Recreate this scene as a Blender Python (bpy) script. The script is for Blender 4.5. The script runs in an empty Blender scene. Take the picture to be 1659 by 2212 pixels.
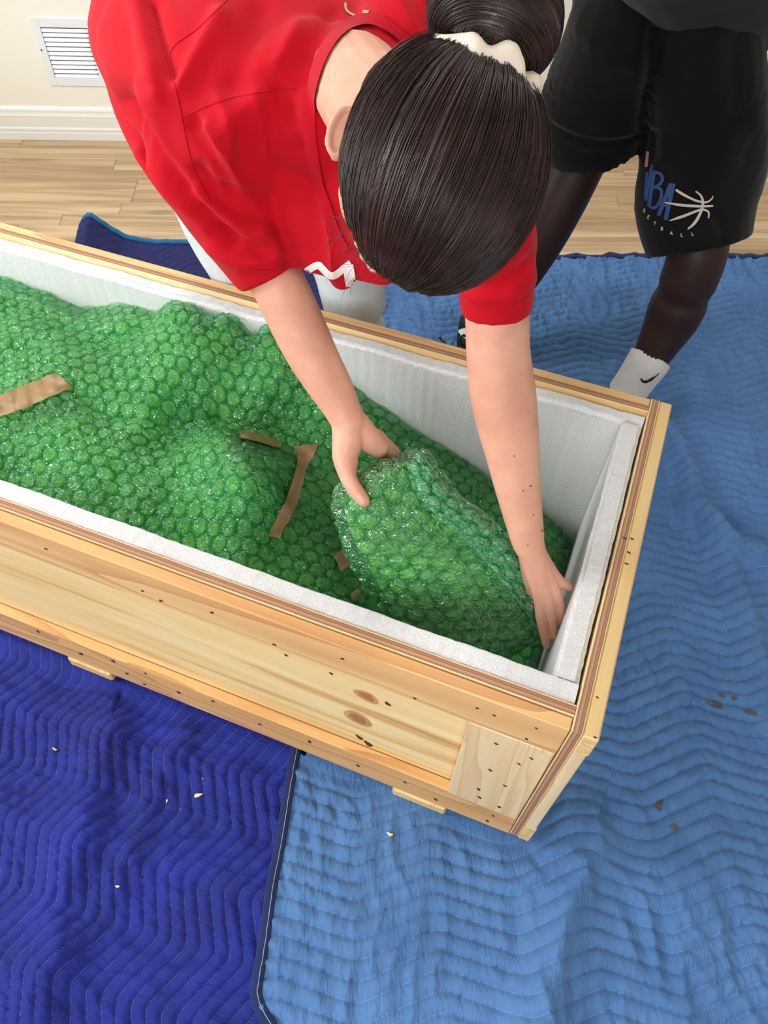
import bpy, bmesh, math, random
import numpy as np
from mathutils import Vector, Matrix
from mathutils.bvhtree import BVHTree

random.seed(7)
RNG = np.random.default_rng(7)
SC = bpy.context.scene
COL = SC.collection

# ------------------------------------------------------------------ camera
W0, H0 = 1659.0, 2212.0
FPX, PITCH, ROLL, CH = 1624.12, 0.92081, 0.04407, 1.6128
cp, sp, cr, sr = math.cos(PITCH), math.sin(PITCH), math.cos(ROLL), math.sin(ROLL)
FW = np.array([0, cp, -sp])
_r, _u = np.array([1., 0, 0]), np.array([0, sp, cp])
RT = cr * _r + sr * _u
UP = -sr * _r + cr * _u
CAM = np.array([0, 0, CH])
camd = bpy.data.cameras.new('camera')
camd.sensor_fit = 'VERTICAL'
camd.sensor_height = 36.0
camd.lens = 36.0 * FPX / H0
camd.clip_start = 0.02
camo = bpy.data.objects.new('camera', camd)
COL.objects.link(camo)
camo.matrix_world = Matrix(((RT[0], UP[0], -FW[0], CAM[0]), (RT[1], UP[1], -FW[1], CAM[1]),
                            (RT[2], UP[2], -FW[2], CAM[2]), (0, 0, 0, 1)))
SC.camera = camo


def ray(x, y):
    return FW + (x - W0 / 2) / FPX * RT + (H0 / 2 - y) / FPX * UP


def K(x, y, d):                       # photo pixel + depth along the view axis
    return CAM + d * ray(x, y)


def KZ(x, y, z):                      # photo pixel on the level z
    D = ray(x, y)
    return CAM + D * ((z - CH) / D[2])


def KP(x, y, p, n):                   # photo pixel on a plane
    D = ray(x, y)
    return CAM + D * (np.dot(np.asarray(p) - CAM, n) / np.dot(D, n))


def PX(P):                            # points to photo pixels
    d = np.asarray(P) - CAM
    z = d @ FW
    return W0 / 2 + FPX * (d @ RT) / z, H0 / 2 - FPX * (d @ UP) / z


# ------------------------------------------------------------------ light
wd = bpy.data.worlds.new('world')
SC.world = wd
wd.use_nodes = True
bg = wd.node_tree.nodes['Background']
bg.inputs[0].default_value = (0.80, 0.90, 1.0, 1)
bg.inputs[1].default_value = 1.0


def area(name, loc, target, sx, sy, power, color):
    l = bpy.data.lights.new(name, 'AREA')
    l.shape = 'RECTANGLE'
    l.size, l.size_y, l.energy, l.color = sx, sy, power, color
    o = bpy.data.objects.new(name, l)
    COL.objects.link(o)
    o.location = loc
    o.rotation_euler = (Vector(target) - Vector(loc)).to_track_quat('-Z', 'Y').to_euler()
    return o


area('daylight_window_front', (-0.55, -1.72, 1.75), (-0.3, 1.0, 0.9), 1.2, 1.2, 30, (0.93, 0.96, 1.0))
area('daylight_window_left', (-2.50, 0.9, 1.75), (0, 1.1, 0.7), 1.1, 1.2, 46, (0.93, 0.96, 1.0))
SC.view_settings.view_transform = 'Standard'
SC.view_settings.look = 'None'
SC.view_settings.gamma = 1
SC.view_settings.use_curve_mapping = False
SC.view_settings.exposure = 0.35
SC.cycles.use_denoising = True
SC.cycles.max_bounces = 10
SC.cycles.transparent_max_bounces = 12
SC.cycles.caustics_reflective = False
SC.cycles.caustics_refractive = False

# ------------------------------------------------------------------ materials


def s2l(c):
    return tuple(((v / 255) / 12.92 if v / 255 <= 0.04045 else ((v / 255 + 0.055) / 1.055) ** 2.4) for v in c) + (1,)


class NT:
    def __init__(self, name):
        self.m = bpy.data.materials.new(name)
        self.m.use_nodes = True
        self.t = self.m.node_tree
        self.t.nodes.clear()
        self.out = self.n('ShaderNodeOutputMaterial')

    def n(self, typ, **kw):
        nd = self.t.nodes.new(typ)
        for k, v in kw.items():
            if hasattr(nd, k):
                setattr(nd, k, v)
        return nd

    def l(self, a, b):
        self.t.links.new(a, b)

    def obj(self):
        return self.n('ShaderNodeTexCoord').outputs['Object']

    def mapping(self, vec, scale=(1, 1, 1), loc=(0, 0, 0), rot=(0, 0, 0)):
        m = self.n('ShaderNodeMapping')
        m.inputs['Scale'].default_value = scale
        m.inputs['Location'].default_value = loc
        m.inputs['Rotation'].default_value = rot
        self.l(vec, m.inputs['Vector'])
        return m.outputs[0]

    def noise(self, vec, scale, detail=3, rough=0.5, dist=0):
        x = self.n('ShaderNodeTexNoise')
        x.inputs['Scale'].default_value = scale
        x.inputs['Detail'].default_value = detail
        x.inputs['Roughness'].default_value = rough
        x.inputs['Distortion'].default_value = dist
        if vec is not None:
            self.l(vec, x.inputs['Vector'])
        return x.outputs['Fac']

    def ramp(self, fac, stops, interp='LINEAR'):
        r = self.n('ShaderNodeValToRGB')
        r.color_ramp.interpolation = interp
        e = r.color_ramp.elements
        e[0].position, e[0].color = stops[0][0], stops[0][1]
        e[1].position, e[1].color = stops[-1][0], stops[-1][1]
        for p, c in stops[1:-1]:
            q = e.new(p)
            q.color = c
        self.l(fac, r.inputs[0])
        return r.outputs[0]

    def math(self, op, a, b=None, c=None):
        x = self.n('ShaderNodeMath', operation=op)
        for i, v in enumerate((a, b, c)):
            if v is None:
                continue
            if isinstance(v, (int, float)):
                x.inputs[i].default_value = v
            else:
                self.l(v, x.inputs[i])
        return x.outputs[0]

    def mix(self, f, a, b, blend='MIX'):
        x = self.n('ShaderNodeMix', data_type='RGBA', blend_type=blend)
        for s, v in ((x.inputs[0], f), (x.inputs[6], a), (x.inputs[7], b)):
            if isinstance(v, (int, float)):
                s.default_value = v
            elif isinstance(v, tuple):
                s.default_value = v
            else:
                self.l(v, s)
        return x.outputs[2]

    def bsdf(self, color, rough=0.6, spec=0.5, bump=None, bstr=0.3, bdist=0.002, **kw):
        b = self.n('ShaderNodeBsdfPrincipled')
        if isinstance(color, tuple):
            b.inputs['Base Color'].default_value = color
        else:
            self.l(color, b.inputs['Base Color'])
        if isinstance(rough, (int, float)):
            b.inputs['Roughness'].default_value = rough
        else:
            self.l(rough, b.inputs['Roughness'])
        b.inputs['Specular IOR Level'].default_value = spec
        for k, v in kw.items():
            s = b.inputs[k.replace('_', ' ')]
            if isinstance(v, (int, float, tuple)):
                s.default_value = v
            else:
                self.l(v, s)
        if bump is not None:
            bp = self.n('ShaderNodeBump')
            bp.inputs['Strength'].default_value = bstr
            bp.inputs['Distance'].default_value = bdist
            self.l(bump, bp.inputs['Height'])
            self.l(bp.outputs[0], b.inputs['Normal'])
        return b.outputs[0]

    def done(self, sh):
        self.l(sh, self.out.inputs[0])
        return self.m


def simple(name, rgb, rough=0.6, spec=0.5, nscale=None, namt=0.15, bump=None, bscale=60, bdist=0.001, **kw):
    N = NT(name)
    c = s2l(rgb)
    col = c
    v = N.obj()
    if nscale:
        d = tuple(x * (1 - namt) for x in c[:3]) + (1,)
        l = tuple(min(1, x * (1 + namt)) for x in c[:3]) + (1,)
        col = N.ramp(N.noise(v, nscale), [(0.3, d), (0.7, l)])
    b = N.noise(v, bscale, 4) if bump else None
    return N.done(N.bsdf(col, rough, spec, b, bump or 0, bdist, **kw))


def pine(name, axis, pale, mid, dark, ring=9.0, seed=0.0):
    """pine board, grain along the local axis 0/1/2"""
    N = NT(name)
    v = N.obj()
    info = N.n('ShaderNodeObjectInfo')
    off = N.math('MULTIPLY_ADD', info.outputs['Random'], 37.0, seed)
    sca = [1.0, 1.0, 1.0]
    sca[axis] = 0.06
    cmb = N.n('ShaderNodeCombineXYZ')
    for i in range(3):
        N.l(off, cmb.inputs[i])
    add = N.n('ShaderNodeVectorMath', operation='ADD')
    N.l(N.mapping(v, tuple(sca)), add.inputs[0])
    N.l(cmb.outputs[0], add.inputs[1])
    vv = add.outputs[0]
    n1 = N.noise(vv, ring, 2, 0.5, 0.6)
    rings = N.math('FRACT', N.math('MULTIPLY', n1, 9.0))
    rings = N.math('POWER', rings, 1.8)
    big = N.noise(vv, 5.0, 2)
    c = N.ramp(big, [(0.32, pale), (0.68, mid)])
    c = N.mix(N.math('MULTIPLY', rings, 0.52), c, dark)
    fsc = [260.0, 260.0, 260.0]
    fsc[axis] = 6.0
    fine = N.noise(N.mapping(v, tuple(fsc)), 1.0, 2)
    c = N.mix(N.math('MULTIPLY', fine, 0.30), c, tuple(x * 0.72 for x in dark[:3]) + (1,))
    return N.done(N.bsdf(c, 0.52, 0.35, fine, 0.25, 0.0006))


def plywood(name, axis, origin, thick, grain):
    """veneer layers across the local axis, pale faces"""
    N = NT(name)
    v = N.obj()
    sx = N.n('ShaderNodeSeparateXYZ')
    N.l(v, sx.inputs[0])
    t = N.math('DIVIDE', N.math('SUBTRACT', sx.outputs[axis], origin), thick)
    w = N.math('MULTIPLY', N.math('SUBTRACT', N.noise(v, 30, 3), 0.5), 0.08)
    pale, red, dk = s2l((236, 205, 150)), s2l((170, 118, 88)), s2l((120, 78, 58))
    st = [(0.0, s2l((240, 205, 145))), (0.10, s2l((246, 220, 170))), (0.17, dk), (0.2, red), (0.36, s2l((196, 150, 116))),
          (0.50, s2l((205, 160, 120))), (0.53, dk), (0.57, red), (0.74, s2l((182, 132, 100))), (0.82, dk),
          (0.85, s2l((240, 205, 150))), (1.0, s2l((236, 196, 132)))]
    layer = N.ramp(N.math('ADD', t, w), st)
    fs = [220.0, 220.0, 220.0]
    fs[grain] = 9.0
    fine = N.noise(N.mapping(v, tuple(fs)), 1.0, 3)
    layer = N.mix(N.math('MULTIPLY', fine, 0.35), layer, s2l((120, 80, 55)))
    gs = [16.0, 16.0, 16.0]
    gs[grain] = 0.8
    g2 = N.noise(N.mapping(v, tuple(gs)), 1.0, 3, 0.55, 0.8)
    face = N.ramp(g2, [(0.28, s2l((202, 150, 92))), (0.45, s2l((240, 205, 142))), (0.62, s2l((246, 222, 170))), (0.8, s2l((226, 178, 112)))])
    geo = N.n('ShaderNodeNewGeometry')
    tr = N.n('ShaderNodeVectorTransform', vector_type='NORMAL', convert_from='WORLD', convert_to='OBJECT')
    N.l(geo.outputs['True Normal'], tr.inputs[0])
    sn = N.n('ShaderNodeSeparateXYZ')
    N.l(tr.outputs[0], sn.inputs[0])
    isface = N.math('GREATER_THAN', N.math('ABSOLUTE', sn.outputs[axis]), 0.7)
    c = N.mix(isface, layer, face)
    return N.done(N.bsdf(c, 0.55, 0.3, fine, 0.25, 0.0006))


def skin(name, rgb, spot=0.0):
    N = NT(name)
    v = N.obj()
    c = s2l(rgb)
    a = tuple(min(1, x * y) for x, y in zip(c[:3], (1.08, 1.05, 1.03))) + (1,)
    b = tuple(x * y for x, y in zip(c[:3], (0.94, 0.84, 0.80))) + (1,)
    col = N.ramp(N.noise(v, 14, 4, 0.6), [(0.35, b), (0.65, a)])
    return N.done(N.bsdf(col, 0.48, 0.35, N.noise(v, 420, 2), 0.12, 0.0006,
                         Subsurface_Weight=0.12, Subsurface_Radius=(0.012, 0.005, 0.003)))


def cloth(name, rgb, rough=0.9, weave=900, bstr=0.25, amt=0.10, sheen=0.1):
    N = NT(name)
    v = N.obj()
    c = s2l(rgb)
    d = tuple(x * (1 - amt) for x in c[:3]) + (1,)
    l = tuple(min(1, x * (1 + amt)) for x in c[:3]) + (1,)
    col = N.ramp(N.noise(v, 9, 5), [(0.3, d), (0.7, l)])
    return N.done(N.bsdf(col, rough, 0.15, N.noise(v, weave, 2), bstr, 0.0006, Sheen_Weight=sheen))


def quilt(name, base, dark, thread, pucker):
    """moving blanket; uv = (along stitch line in m, across in stitch spacings)"""
    N = NT(name)
    uv = N.n('ShaderNodeUVMap', uv_map='quilt').outputs[0]
    s = N.n('ShaderNodeSeparateXYZ')
    N.l(uv, s.inputs[0])
    ft = N.math('ABSOLUTE', N.math('SUBTRACT', N.math('FRACT', s.outputs[1]), 0.5))   # 0.5 on the stitch line
    online = N.math('GREATER_THAN', ft, 0.484)
    dash = N.math('GREATER_THAN', N.math('FRACT', N.math('MULTIPLY', s.outputs[0], 260)), 0.35)
    v = N.obj()
    vis = N.math('GREATER_THAN', N.noise(v, 5, 2), 0.42)
    fac = N.math('MULTIPLY', N.math('MULTIPLY', online, dash), N.math('MULTIPLY_ADD', vis, 0.30, 0.05))
    col = N.ramp(N.noise(v, 7, 5, 0.6), [(0.3, dark), (0.7, base)])
    lint = N.math('GREATER_THAN', N.noise(v, 95, 2, 0.4), 0.80)
    col = N.mix(N.math('MULTIPLY', lint, 0.35), col, s2l((190, 195, 205)))
    col = N.mix(fac, col, thread)
    # puckers across the channels, plus the weave
    pk = N.noise(N.mapping(uv, (62, 0.75, 1)), 1.0, 2, 0.55, 0.9)
    pk2 = N.noise(N.mapping(uv, (150, 1.6, 1), loc=(3, 7, 0)), 1.0, 2, 0.5, 0.6)
    hgt = N.math('ADD', N.math('MULTIPLY_ADD', pk2, 0.45, pk), N.math('MULTIPLY', N.noise(v, 420, 2), 0.06))
    return N.done(N.bsdf(col, 0.74, 0.28, hgt, 0.6, 0.0060, Sheen_Weight=0.08))


M = {}
M['wall'] = simple('painted_wall', (244, 241, 228), 0.85, 0.2, bump=0.25, bscale=240, bdist=0.0015)
M['ceiling'] = simple('painted_ceiling', (236, 235, 230), 0.9, 0.2)
M['trim'] = simple('white_trim_paint', (240, 240, 236), 0.35, 0.5)
M['vent'] = simple('white_enamel', (236, 240, 244), 0.35, 0.5)
M['vent_shade'] = simple('duct_shade', (70, 72, 72), 0.7)
M['glass'] = NT('window_glass')
_g = M['glass'].n('ShaderNodeBsdfTransparent')
M['glass'] = M['glass'].done(_g.outputs[0])
M['floor'] = simple('subfloor', (150, 120, 90), 0.7)
M['red'] = cloth('red_cotton', (188, 8, 28), 0.85, amt=0.06, sheen=0.05)
M['redrib'] = cloth('red_rib_knit', (182, 8, 30), 0.9, 1400, 0.5, amt=0.05, sheen=0.05)
M['white_print'] = simple('white_print', (238, 228, 222), 0.6)
M['beige_print'] = simple('beige_print', (190, 160, 120), 0.6)
M['jeans'] = cloth('pale_denim', (205, 212, 214), 0.85)
M['black'] = cloth('black_jersey', (13, 12, 12), 0.85, amt=0.25)
M['tee'] = cloth('charcoal_tee', (27, 28, 31), 0.85)
M['sock'] = cloth('white_sock_knit', (226, 222, 216), 0.9, 500, 0.6)
M['blackplain'] = simple('black_rubber', (14, 14, 15), 0.6)
M['shoe_sole'] = simple('cream_sole', (205, 200, 188), 0.6)
M['blue_print'] = simple('blue_print', (42, 70, 128), 0.6)
M['grey_print'] = simple('silver_print', (196, 186, 172), 0.6)
M['pink_print'] = simple('pink_print', (188, 138, 120), 0.6)
M['skinA'] = skin('light_skin', (222, 168, 144))
M['skinB'] = skin('dark_skin', (50, 31, 27))
M['mole'] = simple('mole', (136, 82, 62), 0.6)
M['lips'] = simple('lips', (176, 88, 82), 0.4)
M['nail'] = simple('fingernail', (224, 160, 148), 0.25)
M['eye'] = simple('eye_white', (235, 230, 225), 0.2)
M['iris'] = simple('brown_iris', (60, 36, 22), 0.2)
M['scrunchie'] = cloth('cream_satin', (232, 214, 194), 0.6)
M['gold'] = simple('gold', (220, 180, 90), 0.25, metallic=1.0) if False else simple('gold', (226, 190, 110), 0.25, 0.8)
N_ = NT('brown_hair')
_v = N_.obj()
_c = N_.ramp(N_.noise(_v, 26, 4, 0.6), [(0.3, s2l((26, 15, 13))), (0.7, s2l((66, 42, 36)))])
M['hair'] = N_.done(N_.bsdf(_c, 0.36, 0.5, None))
N_ = NT('foam')
_v = N_.obj()
M['foam'] = N_.done(N_.bsdf(N_.ramp(N_.noise(_v, 300, 3), [(0.3, s2l((222, 219, 215))), (0.7, s2l((238, 237, 236)))]), 0.65, 0.35,
                            N_.noise(_v, 420, 3, 0.7), 0.8, 0.0025, Subsurface_Weight=0.15, Subsurface_Radius=(0.02, 0.02, 0.02)))
M['tape'] = simple('brown_paper_tape', (158, 126, 84), 0.38, 0.5, nscale=30, namt=0.2, bump=0.3, bscale=80, bdist=0.002)
PALE, MID, DARK = s2l((248, 222, 170)), s2l((236, 190, 122)), s2l((192, 122, 62))
M['pine_u'] = pine('pine_rail', 0, s2l((247, 213, 154)), s2l((235, 182, 116)), s2l((178, 102, 48)), 9, 3.0)
M['pine_v'] = pine('pine_batten', 1, s2l((246, 220, 160)), s2l((236, 200, 132)), s2l((204, 150, 86)), 8, 9.0)
M['pine_z'] = pine('pine_block', 2, s2l((246, 226, 184)), s2l((240, 212, 162)), s2l((206, 160, 108)), 13, 5.0)
M['chip'] = simple('wood_chip', (240, 215, 165), 0.7)
M['nailhole'] = simple('rusty_nail_hole', (66, 40, 26), 0.8)
M['knot'] = pine('knot_wood', 1, s2l((206, 150, 96)), s2l((186, 126, 76)), s2l((120, 72, 42)), 60, 1.0)
M['knot_core'] = simple('knot_core', (176, 118, 72), 0.6, nscale=90, namt=0.25)
M['knot'] = simple('knot_ring', (206, 152, 98), 0.6, nscale=60, namt=0.2)
M['stain'] = simple('dried_mud', (92, 90, 82), 0.95)
M['lightblue'] = quilt('light_blue_quilt', s2l((86, 128, 180)), s2l((72, 111, 162)), s2l((176, 196, 218)), 1)
M['royal'] = quilt('royal_blue_quilt', s2l((28, 40, 140)), s2l((20, 29, 108)), s2l((150, 158, 180)), 1)
M['navy'] = quilt('navy_quilt', s2l((32, 38, 100)), s2l((26, 32, 86)), s2l((84, 92, 132)), 1)
M['binding_navy'] = cloth('navy_binding', (34, 48, 92), 0.85)
M['binding_teal'] = cloth('teal_binding', (36, 110, 158), 0.85)
M['thread'] = simple('grey_thread', (176, 178, 176), 0.8)


def film(name, deep, pale, trans_lo, trans_hi, tcol, tcol_b):
    """thin coloured plastic: tinted see-through film, glossy, denser between the air bubbles"""
    N = NT(name)
    at = N.n('ShaderNodeAttribute', attribute_name='bub').outputs['Fac']
    v = N.obj()
    w1 = N.noise(v, 62, 1, 0.5, 1.6)
    w2 = N.noise(N.mapping(v, (30, 120, 70), rot=(0, 0, 0.6)), 1.0, 1, 0.5, 1.5)
    hgt = N.math('ADD', w1, N.math('MULTIPLY', w2, 0.8))
    bp = N.n('ShaderNodeBump')
    bp.inputs['Strength'].default_value = 0.9
    bp.inputs['Distance'].default_value = 0.011
    N.l(hgt, bp.inputs['Height'])
    patch = N.noise(v, 9, 3, 0.6)
    fac = N.math('MULTIPLY', at, N.ramp(patch, [(0.3, (0.35, 0.35, 0.35, 1)), (0.65, (1, 1, 1, 1))]))
    col = N.mix(fac, deep, pale)
    p = N.n('ShaderNodeBsdfPrincipled')
    N.l(col, p.inputs['Base Color'])
    p.inputs['Roughness'].default_value = 0.16
    p.inputs['Specular IOR Level'].default_value = 0.5
    N.l(bp.outputs[0], p.inputs['Normal'])
    tl = N.n('ShaderNodeBsdfTranslucent')
    N.l(col, tl.inputs[0])
    m0 = N.n('ShaderNodeMixShader')
    m0.inputs[0].default_value = 0.4
    N.l(p.outputs[0], m0.inputs[1])
    N.l(tl.outputs[0], m0.inputs[2])
    tr = N.n('ShaderNodeBsdfTransparent')
    N.l(N.mix(at, tcol, tcol_b), tr.inputs[0])
    m1 = N.n('ShaderNodeMixShader')
    N.l(N.math('MULTIPLY_ADD', fac, trans_hi - trans_lo, trans_lo), m1.inputs[0])
    N.l(m0.outputs[0], m1.inputs[1])
    N.l(tr.outputs[0], m1.inputs[2])
    gl = N.n('ShaderNodeBsdfGlossy')
    gl.inputs['Roughness'].default_value = 0.07
    N.l(bp.outputs[0], gl.inputs['Normal'])
    fr = N.n('ShaderNodeFresnel')
    fr.inputs[0].default_value = 1.62
    N.l(bp.outputs[0], fr.inputs['Normal'])
    m2 = N.n('ShaderNodeMixShader')
    N.l(N.math('MINIMUM', fr.outputs[0], 0.30), m2.inputs[0])
    N.l(m1.outputs[0], m2.inputs[1])
    N.l(gl.outputs[0], m2.inputs[2])
    return N.done(m2.outputs[0])


M['film'] = film('green_bubble_film', s2l((0, 132, 66)), s2l((80, 208, 124)), 0.28, 0.84, (0.26, 0.97, 0.46, 1), (0.62, 1.0, 0.68, 1))
M['film2'] = film('green_bubble_film_loose', s2l((70, 196, 128)), s2l((150, 222, 168)), 0.22, 0.50, (0.60, 0.98, 0.68, 1), (0.8, 1.0, 0.8, 1))
N_ = NT('wrapped_contents')
_v = N_.obj()
_c = N_.ramp(N_.noise(_v, 7, 4, 0.6, 0.5), [(0.30, s2l((110, 160, 84))), (0.42, s2l((176, 196, 118))), (0.55, s2l((206, 206, 140))), (0.68, s2l((236, 230, 182))), (0.78, s2l((150, 160, 130)))])
M['contents'] = N_.done(N_.bsdf(_c, 0.6, 0.3, N_.noise(_v, 60, 4), 0.6, 0.01))

# ------------------------------------------------------------------ object helpers
MATS = {}                      # matrices of the empties


def tag(o, label=None, cat=None, group=None, kind=None):
    for k, v in (('label', label), ('category', cat), ('group', group), ('kind', kind)):
        if v:
            o[k] = v
    return o


def empty(name, loc=(0, 0, 0), rz=0.0, label=None, cat=None, group=None):
    o = bpy.data.objects.new(name, None)
    COL.objects.link(o)
    o.location = loc
    o.rotation_euler = (0, 0, rz)
    o.empty_display_size = 0.05
    MATS[o.name] = Matrix.Translation(Vector(loc)) @ Matrix.Rotation(rz, 4, 'Z')
    return tag(o, label, cat, group)


def link(name, me, mat=None, parent=None, smooth=True):
    o = bpy.data.objects.new(name, me)
    COL.objects.link(o)
    if mat is not None:
        me.materials.append(mat)
    if smooth:
        me.polygons.foreach_set('use_smooth', np.ones(len(me.polygons), dtype=bool))
    if parent is not None:
        o.parent = parent
        root = parent
        while root.parent:
            root = root.parent
        MATS[o.name] = MATS[root.name]
    return o


def rootmat(parent):
    while parent is not None and parent.parent:
        parent = parent.parent
    return MATS.get(parent.name) if parent is not None else None


def build(name, verts, faces, mat=None, parent=None, smooth=True, origin=None, local=False):
    """verts in world space (or already local to the parent's thing)"""
    V = np.asarray(verts, dtype=float)
    me = bpy.data.meshes.new(name)
    if parent is not None and not local:
        Mi = np.array(rootmat(parent).inverted())
        V = V @ Mi[:3, :3].T + Mi[:3, 3]
    if origin is not None:
        V = V - np.asarray(origin)
    me.from_pydata(V.tolist(), [], [tuple(int(i) for i in f) for f in faces])
    me.update()
    o = link(name, me, mat, parent, smooth)
    if origin is not None:
        o.location = origin
    return o


def box_mesh(x0, x1, y0, y1, z0, z1, bev=0.0015, seg=1):
    bm = bmesh.new()
    vs = [bm.verts.new((x, y, z)) for x in (x0, x1) for y in (y0, y1) for z in (z0, z1)]
    for f in ((0, 1, 3, 2), (4, 6, 7, 5), (0, 4, 5, 1), (2, 3, 7, 6), (0, 2, 6, 4), (1, 5, 7, 3)):
        bm.faces.new([vs[i] for i in f])
    if bev:
        bmesh.ops.bevel(bm, geom=bm.edges[:], offset=bev, segments=seg, affect='EDGES', profile=0.5)
    bmesh.ops.recalc_face_normals(bm, faces=bm.faces)
    me = bpy.data.meshes.new('box')
    bm.to_mesh(me)
    bm.free()
    return me


def box(name, b, mat, parent=None, bev=0.0015, seg=1, smooth=False):
    me = box_mesh(*b, bev=bev, seg=seg)
    me.name = name
    return link(name, me, mat, parent, smooth)


def grid_faces(nu, nv, wrap_v=False):
    f = []
    for i in range(nu - 1):
        for j in range(nv if wrap_v else nv - 1):
            k = (j + 1) % nv
            f.append((i * nv + j, (i + 1) * nv + j, (i + 1) * nv + k, i * nv + k))
    return f


def tube(pts, radii, seg=16, hint=(0, 0, 1), cap=True):
    """closed tube; radii scalar or (ra, rb) with ra along hint"""
    P = np.asarray(pts, float)
    n = len(P)
    V = []
    for i in range(n):
        T = P[min(i + 1, n - 1)] - P[max(i - 1, 0)]
        T /= np.linalg.norm(T) + 1e-12
        h = np.asarray(hint, float)
        A = h - T * (h @ T)
        if np.linalg.norm(A) < 1e-4:
            A = np.array([1., 0, 0]) - T * T[0]
        A /= np.linalg.norm(A)
        B = np.cross(T, A)
        ra, rb = radii[i] if isinstance(radii[i], (tuple, list)) else (radii[i], radii[i])
        for k in range(seg):
            a = 2 * math.pi * k / seg
            V.append(P[i] + A * ra * math.cos(a) + B * rb * math.sin(a))
    F = [(i * seg + k, i * seg + (k + 1) % seg, (i + 1) * seg + (k + 1) % seg, (i + 1) * seg + k)
         for i in range(n - 1) for k in range(seg)]
    if cap:
        F.append(tuple(range(seg))[::-1])
        F.append(tuple((n - 1) * seg + k for k in range(seg)))
    return V, F


def ell(c, ax, seg=20, rings=12):
    """ellipsoid; ax = 3 axis vectors (with length)"""
    c = np.asarray(c, float)
    A = [np.asarray(a, float) for a in ax]
    V = [c + A[2]]
    for i in range(1, rings):
        t = math.pi * i / rings
        for k in range(seg):
            a = 2 * math.pi * k / seg
            V.append(c + A[0] * math.sin(t) * math.cos(a) + A[1] * math.sin(t) * math.sin(a) + A[2] * math.cos(t))
    V.append(c - A[2])
    F = [(0, 1 + k, 1 + (k + 1) % seg) for k in range(seg)]
    for i in range(rings - 2):
        for k in range(seg):
            F.append((1 + i * seg + k, 1 + (i + 1) * seg + k, 1 + (i + 1) * seg + (k + 1) % seg, 1 + i * seg + (k + 1) % seg))
    l = len(V) - 1
    b = 1 + (rings - 2) * seg
    F += [(l, b + (k + 1) % seg, b + k) for k in range(seg)]
    return V, F


def ball(c, r):
    return ell(c, ((r, 0, 0), (0, r, 0), (0, 0, r)), 16, 10)


def join(parts):
    V, F = [], []
    for v, f in parts:
        o = len(V)
        V.extend(list(v))
        F.extend([tuple(i + o for i in q) for q in f])
    return V, F


def limb(nodes, seg=32, hint=(0, 0, 1)):
    """px limb: nodes (x, y, depth, r) -> tube with ball ends, resampled smoothly"""
    P = np.array([K(a, b, d) for a, b, d, *_ in nodes])
    R = [n[3] for n in nodes]
    return limbw(P, R, seg, hint)


def limbw(P, R, seg=18, hint=(0, 0, 1), sub=4, flat=False):
    P = np.asarray(P, float)
    Q, S = smooth_path(P, [r if isinstance(r, (int, float)) else r[0] for r in R], sub)
    if isinstance(R[0], (tuple, list)):
        _, S2 = smooth_path(P, [r[1] for r in R], sub)
        rr = [(float(a), float(b)) for a, b in zip(S, S2)]
        v = tube(Q, rr, seg, hint)
        e0, e1 = min(rr[0]), min(rr[-1])
    else:
        rr = [float(a) for a in S]
        v = tube(Q, rr, seg, hint)
        e0, e1 = rr[0], rr[-1]
    return join([v, ball(Q[0], e0)] + ([] if flat else [ball(Q[-1], e1)]))


def smooth_path(P, R, sub=4):
    """Catmull-Rom through P, with scalar R"""
    P = np.asarray(P, float)
    R = np.asarray(R, float)
    X = np.hstack([P, R[:, None]])
    n = len(X)
    out = []
    for i in range(n - 1):
        p0, p1, p2, p3 = X[max(i - 1, 0)], X[i], X[i + 1], X[min(i + 2, n - 1)]
        for k in range(sub):
            t = k / sub
            out.append(0.5 * (2 * p1 + (p2 - p0) * t + (2 * p0 - 5 * p1 + 4 * p2 - p3) * t * t + (3 * p1 - p0 - 3 * p2 + p3) * t ** 3))
    out.append(X[-1])
    out = np.array(out)
    return out[:, :3], out[:, 3]


def remesh(vf, voxel, smooth_it=6, factor=0.5):
    V, F = vf
    me = bpy.data.meshes.new('tmp')
    me.from_pydata([tuple(map(float, v)) for v in V], [], F)
    o = bpy.data.objects.new('tmp', me)
    COL.objects.link(o)
    m = o.modifiers.new('r', 'REMESH')
    m.mode = 'VOXEL'
    m.voxel_size = voxel
    if smooth_it:
        s = o.modifiers.new('s', 'SMOOTH')
        s.factor, s.iterations = factor, smooth_it
    dg = bpy.context.evaluated_depsgraph_get()
    me2 = bpy.data.meshes.new_from_object(o.evaluated_get(dg))
    n = len(me2.vertices)
    A = np.empty(n * 3)
    me2.vertices.foreach_get('co', A)
    A = A.reshape(-1, 3)
    F2 = [tuple(p.vertices) for p in me2.polygons]
    bpy.data.objects.remove(o)
    bpy.data.meshes.remove(me)
    bpy.data.meshes.remove(me2)
    return A, F2


def normals(V, F):
    N = np.zeros_like(V)
    Fq = np.array([f if len(f) == 4 else (f[0], f[1], f[2], f[2]) for f in F])
    n = np.cross(V[Fq[:, 2]] - V[Fq[:, 0]], V[Fq[:, 3]] - V[Fq[:, 1]])
    tri = Fq[:, 2] == Fq[:, 3]
    if tri.any():
        n[tri] = np.cross(V[Fq[tri, 1]] - V[Fq[tri, 0]], V[Fq[tri, 2]] - V[Fq[tri, 0]])
    for k in range(4):
        np.add.at(N, Fq[:, k], n)
    return N / (np.linalg.norm(N, axis=1)[:, None] + 1e-12)


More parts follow.
